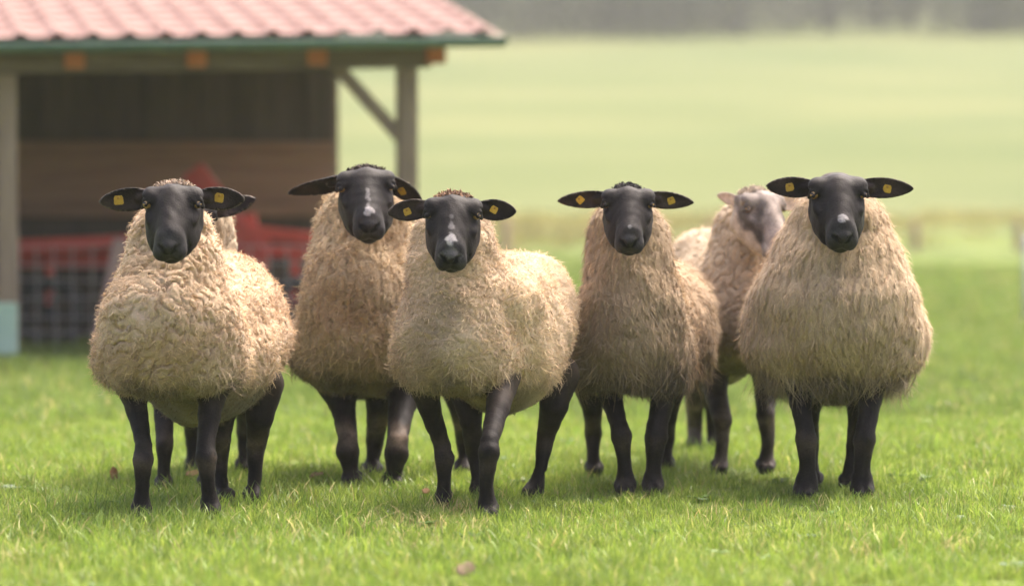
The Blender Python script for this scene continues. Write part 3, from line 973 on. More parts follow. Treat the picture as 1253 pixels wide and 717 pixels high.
    if S_.get('cap'):
        n = S_['cap'][0]
        k = np.where((np.abs(hlq[:, 0]) < 0.058) & (hlq[:, 1] < 0.034) & (hlq[:, 1] > -0.02) & (dh < 0.01) & (de > 0.01) & (hlq[:, 2] > -0.09))[0]
        if len(k):
            k = rs.choice(k, n)
            P = vs[k] + rs.normal(size=(n, 3)) * 0.002; Nn = norm[k]
            dirs = unit(Nn + 0.7 * rs.normal(size=(n, 3)) + np.array([0, -0.5, 0.25]))
            L = rs.uniform(0.006, 0.014, n) * S_['cap'][2]
            sd_ = unit(np.cross(dirs, rs.normal(size=(n, 3)))); up_ = np.cross(dirs, sd_)
            V3 = []
            for t, rr in ((0, 1), (0.5, 0.9), (1, 0.2)):
                cpt = P + dirs * (L * t)[:, None] + sd_ * (0.004 * math.sin(3 * t))
                for q in range(3):
                    V3.append(cpt + (sd_ * math.cos(2.094 * q) + up_ * math.sin(2.094 * q)) * 0.0026 * rr)
            Vv = np.stack(V3, 1).reshape(-1, 3)
            ii = (np.arange(n) * 9)[:, None]
            f = np.stack([np.concatenate([ii + r * 3 + q, ii + r * 3 + (q + 1) % 3, ii + r * 3 + 3 + (q + 1) % 3, ii + r * 3 + 3 + q], 1) for r in range(2) for q in range(3)], 1).reshape(-1, 4)
            cl = np.array(S_['cap'][1])[None] * rs.uniform(0.5, 1.5, n)[:, None]
            me = mesh_np('forelock', Vv, f); set_col(me, 'tint', np.repeat(cl, 9, 0))
            link('forelock', me, M_wool, root)
    for sg in (-1, 1):
        e = link('eye', eye_mesh(), None, root)
        e.location = sh.ho + sh.hR @ np.array([sg * .0748, .0905, -.0215]) * sh.hs
        z = unit(sh.hR @ np.array([sg * 0.64, 0.33, 0.69]))
        x = unit(np.cross(np.array([0, 0, 1.0]), z)); y = np.cross(z, x)
        e.rotation_euler = Matrix([[x[i], y[i], z[i]] for i in range(3)]).to_euler()
        e.scale = (sh.hs,) * 3
    tm, pm = tag_meshes()
    for tg in S_.get('tags', []):
        e = sh.ears[tg[0]]
        pos = e['b'] + e['R'] @ np.array([e['L'] * tg[1], tg[2], 0.004 - e['cup'] * (1.15 - tg[1]) * 0.6])
        o = link('ear_tag', tm, None, root)
        o.location = pos
        z = unit(e['R'][:, 2] + np.array([tg[4], 0, 0])); x = unit(np.cross(np.array([0, 0, 1.0]), z)); y = np.cross(z, x)
        o.rotation_euler = (Matrix([[x[i], y[i], z[i]] for i in range(3)]) @ Matrix.Rotation(rad(tg[3]), 3, 'Z')).to_euler()
        o.scale = (S_.get('tagsize', .85),) * 3
        link('pin', pm, None, o)
    return root

def colf(main, dirt, shade, seed, dz=0.0, extra=None):
    main, dirt, shade = np.array(main), np.array(dirt), np.array(shade)
    def f(P, Nn, rs):
        n = len(P)
        k = smoothstep(sn(P, 9, seed) + 0.5 * sn(P, 30, seed + 1), -0.6, 1.3)[:, None]
        c = main * (1 - k) + dirt * k
        c = c * (1 + 0.10 * sn(P, 14, seed + 9))[:, None]
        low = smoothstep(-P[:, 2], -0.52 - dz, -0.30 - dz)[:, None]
        c = c * (1 - 0.6 * low) + shade * 0.6 * low  # belly wool tone, with shading put into the colour
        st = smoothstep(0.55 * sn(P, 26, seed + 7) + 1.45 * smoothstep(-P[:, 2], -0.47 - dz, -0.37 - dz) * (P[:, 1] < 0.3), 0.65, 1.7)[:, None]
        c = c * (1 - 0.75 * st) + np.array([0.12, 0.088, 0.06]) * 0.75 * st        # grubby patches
        if rs is not None: c = c * (1 + 0.17 * rs.normal(size=(n, 1)))
        if extra: c = extra(c, P, Nn)
        return np.clip(c, 0.02, 0.9)
    return f

CURLY = dict(ra=.020, rf=118, rscale=(1, 1, .8), n=800, nf=32500, len=0.017, lift=0.50, swirl=1.2, swf=34, jit=0.9, crimp=0.0026, waves=7.0, rad=0.0022, fw=0.0012, hem=0.36, rag=0.8)
WAVY = dict(ra=.013, rf=140, rscale=(1, 1, .45), n=1500, nf=32500, len=0.027, lift=0.32, swirl=0.6, swf=22, jit=0.35, crimp=0.0032, waves=6.5, rad=0.0028, fw=0.0012, hem=0.34, rag=1.5)
SLEEK = dict(ra=.014, rf=140, rscale=(1, 1, .32), n=1000, nf=40000, len=0.027, lift=0.30, swirl=0.38, swf=16, jit=0.30, crimp=0.0032, waves=8.0, rad=0.0026, fw=0.0010, hem=0.31, rag=1.5)

CREAM, TAN, GREY, BROWN = (0.64, 0.47, 0.31), (0.50, 0.335, 0.20), (0.40, 0.33, 0.24), (0.40, 0.285, 0.175)

def fl(basis, cf, **kw):
    d = dict(basis); d['colf'] = cf; d.update(kw); return d

def pale_face(c, q, vs, ih, norm):
    c = c * np.clip(1 + .7 * sn(vs, 38, 8) + .4 * sn(vs, 110, 3), .35, 2)[:, None]
    k = smoothstep(-q[:, 2] + .012 * sn(vs, 70, 2), .070, .092) * (np.abs(q[:, 0]) > .035) * ih
    c = c * (1 - .8 * k[:, None]) + np.array([.40, .31, .23]) * .8 * k[:, None]
    k = smoothstep(q[:, 1] + .01 * sn(vs, 90, 5), .200, .225) * (q[:, 2] < -.055) * ih
    c = c * (1 - .7 * k[:, None]) + np.array([.36, .31, .28]) * .7 * k[:, None]
    k = smoothstep(-np.abs(q[:, 0]) + .01 * sn(vs, 60, 1), -.030, -.010) * (q[:, 2] > -.03) * ih * .5
    return c * (1 - k[:, None]) + np.array([.30, .24, .20]) * k[:, None]

FLOCK = [
 dict(label='black faced sheep at the far left with flat spread ears and square yellow tags', seed=1, hoof_y=637, cx=225,
  trunk=[('e', 208, 420, .17, 82, 64, .25), ('c', (211, 297, .15), 48, (208, 385, .10), 76), ('e', 205, 385, .02, 46, 30, .12),
         ('e', 250, 420, .52, 86, 98, .33), ('e', 276, 404, .72, 74, 84, .24), ('e', 170, 440, .16, 40, 36, .15), ('e', 250, 445, .16, 40, 34, .15)],
  legs=[dict(n=[(158, 465, .17, 20), (168, 505, .09, 14), (176, 545, .01, 10.5), (175, 563, -.01, 11.5), (174, 595, 0, 8.8), (173, 618, .01, 10.2)], hoof=(173, 637, 11)),
        dict(n=[(262, 470, .17, 20), (256, 510, .09, 14.5), (252, 545, .01, 11), (252, 560, -.01, 12), (255, 595, 0, 9), (256, 615, .01, 10.5)], hoof=(258, 635, 11), out=.15),
        dict(n=[(322, 470, .0, 26), (318, 510, -.02, 17), (313, 545, .05, 11.5), (312, 580, .03, 8.8), (310, 602, .02, 10)], hoof=(309, 617, 11)),
        dict(n=[(268, 500, .0, 22), (270, 535, -.02, 13), (268, 560, .05, 10.5), (271, 590, .03, 8.5), (274, 605, .02, 9.5)], hoof=(276, 618, 10.5))],
  head=(211, 250, -.16), hyaw=0, hpitch=41, hscale=1.0, poll=(0.13, 0.085, 0.055), cap=(420, (0.42, 0.31, 0.22), 1.0),
  ears=[dict(sg=-1, tip=(121, 247), W=.036, dy=.02, face=(.1, -1, -.05)), dict(sg=1, tip=(300, 244), W=.036, dy=.02, face=(-.1, -1, -.05))],
  tags=[(0, .62, -.002, 4, 0.1), (1, .45, .004, -12, -0.3)],
  knee=1.4, fleece=fl(CURLY, colf(CREAM, TAN, (0.33, 0.26, 0.15), 1))),
 dict(label='sheep almost hidden behind the far left one, only one ear and neck wool showing', seed=2, hoof_y=600, cx=238, fine=.006,
  trunk=[('e', 236, 400, .2, 66, 60, .22), ('c', (238, 285, .1), 41, (238, 370, .12), 56), ('e', 240, 405, .5, 66, 72, .30), ('e', 248, 395, .78, 62, 66, .22)],
  legs=[dict(n=[(202, 460, .05, 17), (201, 510, .03, 12), (201, 545, 0, 10), (200, 575, 0, 8)], hoof=(200, 602, 10)),
        dict(n=[(250, 460, .05, 17), (252, 510, .03, 12), (252, 545, 0, 10), (252, 575, 0, 8)], hoof=(252, 600, 10)),
        dict(n=[(300, 460, -.1, 22), (301, 500, -.08, 13), (300, 530, .03, 10), (299, 560, .01, 8)], hoof=(298, 580, 10)),
        dict(n=[(238, 460, -.1, 22), (236, 500, -.08, 13), (236, 530, .03, 10), (236, 560, .01, 8)], hoof=(236, 580, 10))],
  head=(234, 266, -.10), hyaw=4, hpitch=41, hscale=.92,
  ears=[dict(sg=-1, tip=(180, 262), W=.036, dy=.05), dict(sg=1, tip=(313, 243), W=.036, dy=.02, face=(-.1, -1, .15))],
  fleece=fl(CURLY, colf((0.50, 0.39, 0.26), TAN, (0.3, 0.24, 0.15), 3), n=300, nf=9000, fine=.008)),
 dict(label='tall shaggy tan sheep with drooping ears and white nose stripe', seed=3, hoof_y=598, cx=452, lump=.013,
  trunk=[('e', 440, 410, .17, 72, 68, .24), ('c', (446, 272, .16), 50, (440, 370, .11), 66), ('e', 436, 345, .05, 50, 40, .13), ('e', 455, 405, .5, 76, 80, .32),
         ('e', 468, 395, .8, 70, 74, .24), ('e', 405, 445, .18, 34, 38, .14), ('e', 478, 445, .18, 34, 38, .14)],
  legs=[dict(n=[(412, 468, .17, 24), (421, 505, .09, 16), (426, 540, 0, 12.5), (425, 552, -.01, 13), (429, 575, 0, 9.5), (431, 586, .01, 11)], hoof=(433, 598, 12.5)),
        dict(n=[(498, 470, .17, 24), (490, 505, .09, 17), (486, 540, 0, 13.5), (485, 555, -.01, 13.5), (482, 580, 0, 10), (481, 590, .01, 11)], hoof=(481, 600, 12.5)),
        dict(n=[(466, 480, -.1, 20), (462, 515, -.05, 13), (459, 540, .04, 10.5), (456, 565, .02, 9)], hoof=(455, 586, 12)),
        dict(n=[(560, 470, -.1, 22), (566, 515, -.05, 12), (568, 540, .04, 10), (568, 562, .02, 8.5)], hoof=(567, 582, 11))],
  head=(448, 229, -.16), hyaw=6, hroll=3, hpitch=38, hscale=1.07, poll=(0.075, 0.045, 0.03), cap=(520, (0.075, 0.048, 0.036), 1.1),
  blaze=[(0.0, .228, .014, .020, .75), (0.002, .180, .008, .030, .35)], knee=2.2,
  ears=[dict(sg=-1, tip=(352, 238), W=.036, dy=.05, face=(-.15, -.62, -.8), cup=.022, pw=.8), dict(sg=1, tip=(516, 247), W=.034, dy=.01, face=(-.5, -1, -.45), cup=.012)],
  tags=[(1, .42, -.006, 10, -.2)],
  fleece=fl(CURLY, colf((0.52, 0.39, 0.24), (0.43, 0.29, 0.16), (0.27, 0.19, 0.115), 5), len=.023, n=1200, rad=.0030, ra=.022, rf=105, fw=.0014)),
 dict(label='cream sheep in the middle foreground with white nose smudge and brown crown curls', seed=4, hoof_y=633, cx=590,
  trunk=[('e', 553, 418, .16, 64, 60, .24), ('c', (554, 298, .13), 50, (555, 380, .10), 60), ('e', 604, 366, .26, 58, 50, .20), ('e', 612, 408, .46, 82, 94, .32), ('e', 636, 386, .68, 68, 76, .24),
         ('e', 522, 438, .16, 34, 34, .14), ('e', 590, 440, .16, 36, 34, .14)],
  legs=[dict(n=[(516, 460, .17, 20), (526, 500, .09, 15), (541, 545, .01, 10.5), (544, 560, -.01, 11), (543, 590, 0, 8.3), (543, 608, .01, 9.5)], hoof=(543, 623, 10.5)),
        dict(n=[(616, 465, .17, 20), (609, 500, .09, 16), (599, 540, .01, 11.5), (598, 553, -.01, 12), (595, 592, 0, 8.8), (596, 615, .01, 10.5)], hoof=(598, 637, 11.5)),
        dict(n=[(682, 460, .0, 28), (678, 495, -.03, 18), (669, 528, .05, 11.5), (662, 570, .03, 8.5), (657, 590, .02, 10)], hoof=(652, 612, 11.5), out=-.4),
        dict(n=[(572, 480, .0, 22), (576, 515, -.03, 13), (581, 552, .05, 10.5), (584, 580, .03, 8.5)], hoof=(586, 612, 10.5))],
  head=(554, 263, -.16), hyaw=-2, hroll=-2, hpitch=43, hscale=.97, poll=(0.14, 0.07, 0.035), cap=(420, (0.27, 0.15, 0.08), 1.0),
  blaze=[(0.0, .225, .016, .016, .75), (-0.002, .170, .008, .036, .25), (0.0, .262, .05, .016, .12)],
  ears=[dict(sg=-1, tip=(474, 261), W=.034, dy=.02, face=(.1, -1, 0), pw=1.1), dict(sg=1, tip=(632, 259), W=.034, dy=.02, face=(-.1, -1, 0), pw=1.1)],
  tags=[(0, .55, .002, 20, .2), (1, .45, .002, -30, -.1)], tagsize=.66,
  fleece=fl(CURLY, colf((0.63, 0.47, 0.31), (0.48, 0.345, 0.22), (0.54, 0.39, 0.22), 7), ra=.009, rf=165)),
 dict(label='brownish sheep right of centre with plain black face and no mark on it', seed=5, hoof_y=608, cx=785,
  trunk=[('e', 772, 412, .17, 66, 62, .24), ('c', (769, 290, .13), 45, (771, 372, .10), 60), ('e', 798, 402, .48, 74, 82, .32), ('e', 806, 392, .74, 68, 74, .24),
         ('e', 740, 440, .17, 34, 34, .14), ('e', 808, 440, .17, 36, 34, .14)],
  legs=[dict(n=[(742, 460, .17, 19), (750, 495, .09, 14), (758, 522, 0, 11), (760, 533, -.01, 11.5), (764, 568, 0, 8.5), (765, 586, .01, 10.5)], hoof=(765, 607, 12)),
        dict(n=[(815, 460, .17, 20), (810, 495, .09, 16), (804, 522, 0, 13), (803, 535, -.01, 13), (800, 568, 0, 9.5), (799, 585, .01, 10.5)], hoof=(799, 606, 12)),
        dict(n=[(722, 470, -.1, 22), (725, 500, -.06, 12), (726, 530, .03, 10), (726, 556, .01, 8)], hoof=(727, 584, 10.5)),
        dict(n=[(818, 470, -.1, 22), (816, 510, -.06, 12), (816, 535, .03, 9.5), (815, 555, .01, 8)], hoof=(815, 578, 10))],
  head=(769, 250, -.14), hyaw=0, hpitch=41, hscale=.94, poll=(0.02, 0.014, 0.01), cap=(380, (0.030, 0.022, 0.019), .9),
  blaze=[(0.0, .232, .006, .006, .5)],
  ears=[dict(sg=-1, tip=(682, 246), W=.031, dy=.03, face=(.1, -1, -.1), pw=.85), dict(sg=1, tip=(849, 248), W=.031, dy=.03, face=(-.1, -1, -.1), pw=.85)],
  tags=[(0, .55, -.001, 45, .1), (1, .50, .001, 20, -.2)], tagsize=.70,
  fleece=fl(WAVY, colf((0.42, 0.305, 0.19), (0.31, 0.21, 0.125), (0.25, 0.17, 0.10), 9))),
 dict(label='pale grey faced sheep turned to the right, standing behind two of the dark faced ones', seed=6, hoof_y=582, cx=890,
  trunk=[('e', 905, 398, .18, 58, 58, .24), ('c', (915, 285, .14), 38, (905, 370, .12), 54), ('e', 880, 385, .52, 66, 84, .33), ('e', 862, 358, .80, 54, 72, .25)],
  legs=[dict(n=[(872, 455, .17, 19), (877, 485, .09, 14), (884, 515, 0, 11), (884, 540, 0, 8.5), (882, 560, .01, 9)], hoof=(880, 581, 10)),
        dict(n=[(938, 455, .17, 19), (937, 485, .09, 13), (937, 508, 0, 11), (940, 540, 0, 8.5), (938, 558, .01, 9)], hoof=(937, 580, 10.5)),
        dict(n=[(868, 450, -.1, 20), (873, 490, -.05, 12), (874, 520, .03, 9)], hoof=(874, 552, 9)),
        dict(n=[(850, 450, -.1, 20), (850, 490, -.05, 12), (850, 520, .03, 9)], hoof=(850, 552, 9))],
  head=(936, 255, -.10), hyaw=32, hpitch=46, hscale=.98, skin=(0.20, 0.16, 0.135), legcol=(0.055, 0.042, 0.036), poll=(0.22, 0.16, 0.11), knee=1.0,
  cap=(300, (0.50, 0.40, 0.30), 1.0), earout=(0.44, 0.33, 0.26),
  headpaint=pale_face,
  ears=[dict(sg=-1, tip=(877, 239), W=.022, dy=.06, face=(.2, -1, -.3)), dict(sg=1, tip=(995, 250), W=.030, dy=.10, face=(0, -1, 0))],
  fleece=fl(CURLY, colf((0.52, 0.40, 0.27), (0.42, 0.30, 0.19), (0.20, 0.19, 0.10), 11), n=600, hem=.40, rf=120, nf=24000)),
 dict(label='broad round sheep at the far right with long straight wool and pale nose spot', seed=7, hoof_y=613, cx=1022, lump=.006,
  trunk=[('e', 1020, 390, .20, 104, 80, .28), ('c', (1026, 278, .13), 55, (1022, 352, .14), 88), ('e', 1020, 402, .52, 102, 92, .34), ('e', 1020, 395, .82, 88, 84, .24),
         ('e', 1060, 322, .17, 36, 46, .15), ('e', 984, 326, .17, 34, 46, .15), ('e', 960, 425, .19, 46, 38, .17), ('e', 1082, 425, .19, 46, 38, .17)],
  legs=[dict(n=[(974, 455, .17, 20), (979, 490, .09, 15), (985, 525, 0, 11.8), (986, 538, -.01, 12.2), (988, 570, 0, 10.5), (987, 588, .01, 12.5)], hoof=(985, 611, 13), out=-.35),
        dict(n=[(1070, 455, .17, 20), (1065, 490, .09, 15.5), (1059, 525, 0, 12.3), (1058, 538, -.01, 12.6), (1055, 570, 0, 10.8), (1055, 588, .01, 12.5)], hoof=(1055, 611, 13), out=.1),
        dict(n=[(990, 470, -.1, 22), (990, 510, -.05, 12), (992, 545, .03, 9.5), (993, 570, .01, 8.5)], hoof=(996, 598, 10.5)),
        dict(n=[(1052, 470, -.1, 22), (1050, 510, -.05, 12), (1045, 545, .03, 9.5), (1041, 570, .01, 8.5)], hoof=(1038, 600, 11), out=-.3)],
  head=(1026, 238, -.16), hyaw=2, hroll=1, hpitch=43, hscale=1.03, poll=(0.075, 0.045, 0.03), cap=None,
  blaze=[(0.0, .222, .015, .012, .75)],
  ears=[dict(sg=-1, tip=(937, 228), W=.033, dy=.03, face=(.1, -1, -.05), pw=.95), dict(sg=1, tip=(1118, 231), W=.033, dy=.03, face=(-.1, -1, -.05), pw=.95)],
  tags=[(0, .50, -.001, 10, .3), (1, .52, -.001, -12, -.3)], tagsize=.78,
  fleece=fl(SLEEK, colf((0.55, 0.405, 0.26), (0.44, 0.31, 0.19), (0.40, 0.285, 0.17), 13))),
]
for s_ in FLOCK:
    build_sheep(s_)

# ------------------------------------------------------------------ shelter
M_post = noise_mat('weathered_timber', (0.185, 0.130, 0.086), (0.28, 0.205, 0.140), 4, 0.85, 0.4, (6, 6, 0.6))
M_beam = noise_mat('brown_beam', (0.10, 0.075, 0.05), (0.17, 0.13, 0.09), 4, 0.85, 0.4, (0.6, 6, 6))
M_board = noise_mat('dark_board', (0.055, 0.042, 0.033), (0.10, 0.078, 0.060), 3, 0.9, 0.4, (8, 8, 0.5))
M_plank = noise_mat('brown_plank', (0.19, 0.108, 0.068), (0.29, 0.175, 0.11), 3, 0.85, 0.4, (0.5, 8, 8))
M_orange = noise_mat('fresh_rafter', (0.36, 0.115, 0.05), (0.46, 0.17, 0.08), 6, 0.8, 0.3)
M_roof = noise_mat('red_roof_sheet', (0.135, 0.068, 0.054), (0.20, 0.122, 0.102), 5, 0.65, 0.08, spec=0.12)
M_gutter = noise_mat('green_gutter', (0.07, 0.115, 0.085), (0.10, 0.15, 0.115), 5, 0.4, 0.05)
M_red = noise_mat('red_paint', (0.48, 0.055, 0.035), (0.60, 0.09, 0.06), 8, 0.5, 0.1)
M_mint = noise_mat('pale_green_sleeve', (0.34, 0.47, 0.33), (0.46, 0.57, 0.44), 5, 0.5, 0.05)
M_white = noise_mat('white_plate', (0.55, 0.52, 0.48), (0.68, 0.65, 0.60), 8, 0.5, 0.05)
M_wire = noise_mat('galvanised_wire', (0.36, 0.31, 0.29), (0.46, 0.41, 0.38), 30, 0.5, 0.0, metallic=0.3)
M_stake = noise_mat('pinkish_stake', (0.28, 0.17, 0.14), (0.38, 0.25, 0.20), 6, 0.85, 0.3, (6, 6, 0.6))
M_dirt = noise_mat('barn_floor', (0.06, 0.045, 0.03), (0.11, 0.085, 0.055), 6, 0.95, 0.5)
M_dark = noise_mat('dark_metal', (0.02, 0.02, 0.02), (0.05, 0.045, 0.04), 9, 0.6, 0.1)

def shelter():
    Yf = 22.6
    th = rad(11.5)
    o = at(498, 436, Yf); o[2] = 0
    root = empty('shelter', tuple(o), th)     # local x along the front, local y into the shelter
    props(root, 'open fronted timber shelter with a red ribbed roof and green gutter at the left', 'shelter')
    k = F / Yf
    bay = 2.34
    # posts; the ground falls away to the left so the eave does too
    zb = lambda x: 1.700 + 0.020 * (x + 0)          # underside of the front beam
    for x in (0.0, -bay, -2 * bay):
        for y in (0.0, 3.0):
            bm = bmesh.new(); top = zb(x) + (0.44 if y else 0)
            bm_box(bm, (0.115, 0.115, top + 0.02), (x, y, top / 2 - 0.01), bevel=0.006)
            bm_obj('post', bm, M_post, root)
    bm = bmesh.new(); bm_bar(bm, (-2 * bay - 0.3, -0.01, zb(-5.1) + 0.08), (0.135, -0.01, zb(.135) + 0.08), 0.13, 0.155, bevel=0.006)
    bm_obj('front_beam', bm, M_beam, root)
    bm = bmesh.new(); bm_bar(bm, (-2 * bay - 0.3, 3.0, zb(-5.1) + 0.53), (0.13, 3.0, zb(.13) + 0.53), 0.12, 0.155, bevel=0.006)
    bm_obj('rear_beam', bm, M_beam, root)
    # brace from the post up to the beam
    bm = bmesh.new(); bm_bar(bm, (-0.04, 0.0, 1.30), (-0.42, 0.0, zb(-.4) + 0.02), 0.075, 0.07, up=(0, 1, 0), bevel=0.004)
    bm_obj('brace', bm, M_post, root)
    # rafters: their orange sawn ends show against the beam
    sl = math.tan(rad(9.0))
    for i in range(8):
        x = 0.16 - 0.705 * i
        z0 = zb(x) + 0.085
        bm = bmesh.new(); bm_bar(bm, (x, -0.10, z0 - 0.10 * sl), (x, 3.25, z0 + 3.25 * sl), 0.095, 0.115, up=(1, 0, 0), bevel=0.004)
        bm_obj('rafter', bm, M_orange, root)
    # roof: pan-profile sheet, ribs running up the slope with tile steps
    def roof():
        x0, x1 = -2 * bay - 0.6, 0.49
        n = int((x1 - x0) / 0.2)
        xs = []
        for i in range(n):
            for u in (0, .25, .42, .5, .58, .66, .75, .85): xs.append(x0 + (i + u) * (x1 - x0) / n)
        xs.append(x1); xs = np.array(xs)
        ph = ((xs - x0) / ((x1 - x0) / n)) % 1.0
        prof = 0.028 * np.exp(-((ph - 0.58) / 0.15) ** 2)
        ys, st = [], []
        y = -0.30
        while y < 4.6:
            ys += [y, y + 0.335, ]; st += [0.0, 0.014]; y += 0.35
        V = []
        for yy, ss in zip(ys, st):
            for x, p_ in zip(xs, prof): V.append((x, yy, zb(x) + 0.235 + yy * sl + p_ + 0.012 - ss))
        nx = len(xs); i = np.arange(len(V)).reshape(len(ys), nx)
        f = np.stack([i[:-1, :-1], i[:-1, 1:], i[1:, 1:], i[1:, :-1]], -1).reshape(-1, 4)
        me = mesh_np('roof', np.array(V), f, smooth=False)
        o_ = link('roof', me, M_roof, root)
        md = o_.modifiers.new('thickness', 'SOLIDIFY'); md.thickness = 0.006; md.offset = -1
        return x0, x1
    x0, x1 = roof()
    # gutter: half round, hung at the eave
    bm = bmesh.new()
    n = 9; rings = []
    for x in (x0 - 0.02, x1 + 0.03):
        z = zb(x) + 0.215 - 0.30 * sl
        rings.append([bm.verts.new((x, -0.345 - 0.055 * math.cos(math.pi * j / (n - 1)), z - 0.060 * math.sin(math.pi * j / (n - 1)))) for j in range(n)] +
                     [bm.verts.new((x, -0.345 + 0.048 * math.cos(math.pi * j / (n - 1)), z - 0.052 * math.sin(math.pi * j / (n - 1)))) for j in range(n)])
    m2 = len(rings[0])
    for j in range(m2): bm.faces.new((rings[0][j], rings[0][(j + 1) % m2], rings[1][(j + 1) % m2], rings[1][j]))
    for rg, sx in ((rings[1], 1), (rings[0], -1)): bm.faces.new(rg[:n])
    bm_obj('gutter', bm, M_gutter, root, True)
    bm = bmesh.new(); bm_bar(bm, (x1 + 0.0, -0.28, zb(x1) + 0.195 - 0.28 * sl), (x1 + 0.0, 4.6, zb(x1) + 0.195 + 4.6 * sl), 0.03, 0.12, up=(1, 0, 0))
    bm_obj('verge_board', bm, M_beam, root)
    bm = bmesh.new(); bm_box(bm, (0.19, 0.03, 0.035), (-0.34, -0.10, zb(-.34) + 0.165), bevel=0.004)
    bm_obj('white_plate', bm, M_white, root)
    # back wall: dark upright boards above, brown planks below
    yb = 2.5
    xr = -0.0 - 0.055
    # right end of the boarded bay, from the photograph
    nb = 26
    for i in range(nb):
        x = xr - 0.17 * (i + 0.5)
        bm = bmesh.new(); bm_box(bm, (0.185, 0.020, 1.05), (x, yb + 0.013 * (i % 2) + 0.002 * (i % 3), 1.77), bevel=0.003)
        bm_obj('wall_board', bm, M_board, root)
    for j in range(5):
        z = 0.865 + 0.096 * j
        bm = bmesh.new(); bm_bar(bm, (xr - 0.0, yb - 0.035 + 0.012 * (j % 2), z), (xr - 0.17 * nb, yb - 0.035 + 0.012 * (j % 2), z), 0.104, 0.020, up=(0, 1, 0), bevel=0.003)
        bm_obj('wall_plank', bm, M_plank, root)
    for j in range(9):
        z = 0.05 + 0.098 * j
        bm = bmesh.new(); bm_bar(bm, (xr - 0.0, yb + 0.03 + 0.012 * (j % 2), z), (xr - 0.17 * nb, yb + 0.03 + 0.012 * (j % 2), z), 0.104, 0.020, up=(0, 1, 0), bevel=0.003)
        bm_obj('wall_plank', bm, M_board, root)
    # left end wall so the inside stays dark
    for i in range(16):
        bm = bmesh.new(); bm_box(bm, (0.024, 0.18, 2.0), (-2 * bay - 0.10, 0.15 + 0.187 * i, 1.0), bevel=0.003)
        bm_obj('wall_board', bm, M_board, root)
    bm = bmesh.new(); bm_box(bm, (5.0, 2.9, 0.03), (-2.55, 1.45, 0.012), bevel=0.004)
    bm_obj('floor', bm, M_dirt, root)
    bm = bmesh.new(); bm_box(bm, (0.17, 0.17, 0.34), (-bay - 0.03, -0.01, 0.17), bevel=0.012)
    bm_obj('post_sleeve', bm, M_mint, root)
    return root
shelter()

# wire netting across the open bay
def netting():
    a = at(20, 428, 22.9); b = at(470, 428, 22.9)
    a[2] = b[2] = 0
    root = empty('wire_fence', tuple(a)); props(root, 'grey square mesh wire netting across the front of the shelter', 'fence')
    L = float(np.linalg.norm(b - a)); Ht = 0.62
    bm = bmesh.new()
    for i in range(7):
        z = 0.03 + Ht * i / 6
        bm_tube(bm, [(L * t, 0.006 * math.sin(9 * t + i), z + 0.008 * math.sin(5 * t + 2 * i)) for t in np.linspace(0, 1, 13)], 0.0040, 5)
    n = int(L / 0.115)
    for i in range(n + 1):
        x = L * i / n
        bm_tube(bm, [(x + 0.01 * math.sin(3 * z + i), 0.004, z) for z in np.linspace(0.02, Ht + 0.035, 5)], 0.0036, 5)
    bm_obj('netting', bm, M_wire, root)
    for x in (0.0, L):
        bm = bmesh.new(); bm_tube(bm, [(x, 0.02, -0.1), (x, 0.02, Ht + 0.1)], 0.018, 8); bm_obj('post', bm, M_post, root)
netting()

def stake():
    a = at(116, 432, 22.75); b = at(148, 292, 22.75)
    root_l = a * np.array([1, 1, 0])
    bm = bmesh.new(); bm_bar(bm, (0, 0, -0.05), tuple(b - root_l), 0.085, 0.05, up=(0, 1, 0), bevel=0.005)
    o = bm_obj('wooden_stake', bm, M_stake)
    o.location = root_l
    props(o, 'pinkish wooden stake leaning in front of the netting', 'stake')
stake()

def implement():
    Y = 23.9
    o = at(270, 418, Y); o[2] = 0
    root = empty('farm_implement', tuple(o)); props(root, 'red steel farm implement with an angled headstock parked inside the shelter', 'farm machine')
    q = lambda px, py, d=0.0: tuple(at(px, py, Y + d) - o)
    def bar(name, a, b, w_=0.07, t_=0.06, m=M_red):
        bm = bmesh.new(); bm_bar(bm, a, b, w_, t_, up=(0, 1, 0), bevel=0.005); bm_obj(name, bm, m, root)
    bar('headstock_arm', q(236, 208), q(318, 322), 0.145, 0.10)
    bar('headstock_strut', q(238, 212, .25), q(258, 322, .25), 0.08, 0.06)
    bar('cross_beam', q(14, 302), q(330, 288), 0.085, 0.08)
    bar('cross_beam', q(14, 318, .2), q(330, 318, .2), 0.10, 0.08)
    bar('side_frame', q(300, 282), q(420, 296), 0.075, 0.07)
    bar('side_frame', q(300, 306, .1), q(420, 310, .1), 0.08, 0.07)
    bar('hitch_bar', q(304, 262, .05), q(316, 345, .05), 0.09, 0.08)
    # wheels and tines standing on the shelter floor
    for px in (60, 190, 360):
        bm = bmesh.new()
        c = Vector(q(px, 385, .1)); c.z = 0.22
        ring = [(c.x + 0.19 * math.cos(t), c.y, c.z + 0.19 * math.sin(t)) for t in np.linspace(0, 2 * math.pi, 21)]
        bm_tube(bm, ring, 0.045, 8, cap=False)
        bm_tube(bm, [(c.x, c.y - 0.05, c.z), (c.x, c.y + 0.05, c.z)], 0.05, 10)
        for t in range(5):
            bm_tube(bm, [tuple(c), (c.x + 0.17 * math.cos(t * 1.257), c.y, c.z + 0.17 * math.sin(t * 1.257))], 0.012, 6)
        bm_obj('wheel', bm, M_dark, root, True)
        bar('axle_leg', (c.x, c.y + .05, c.z), (c.x, c.y + .05, 0.60), 0.05, 0.05)
implement()

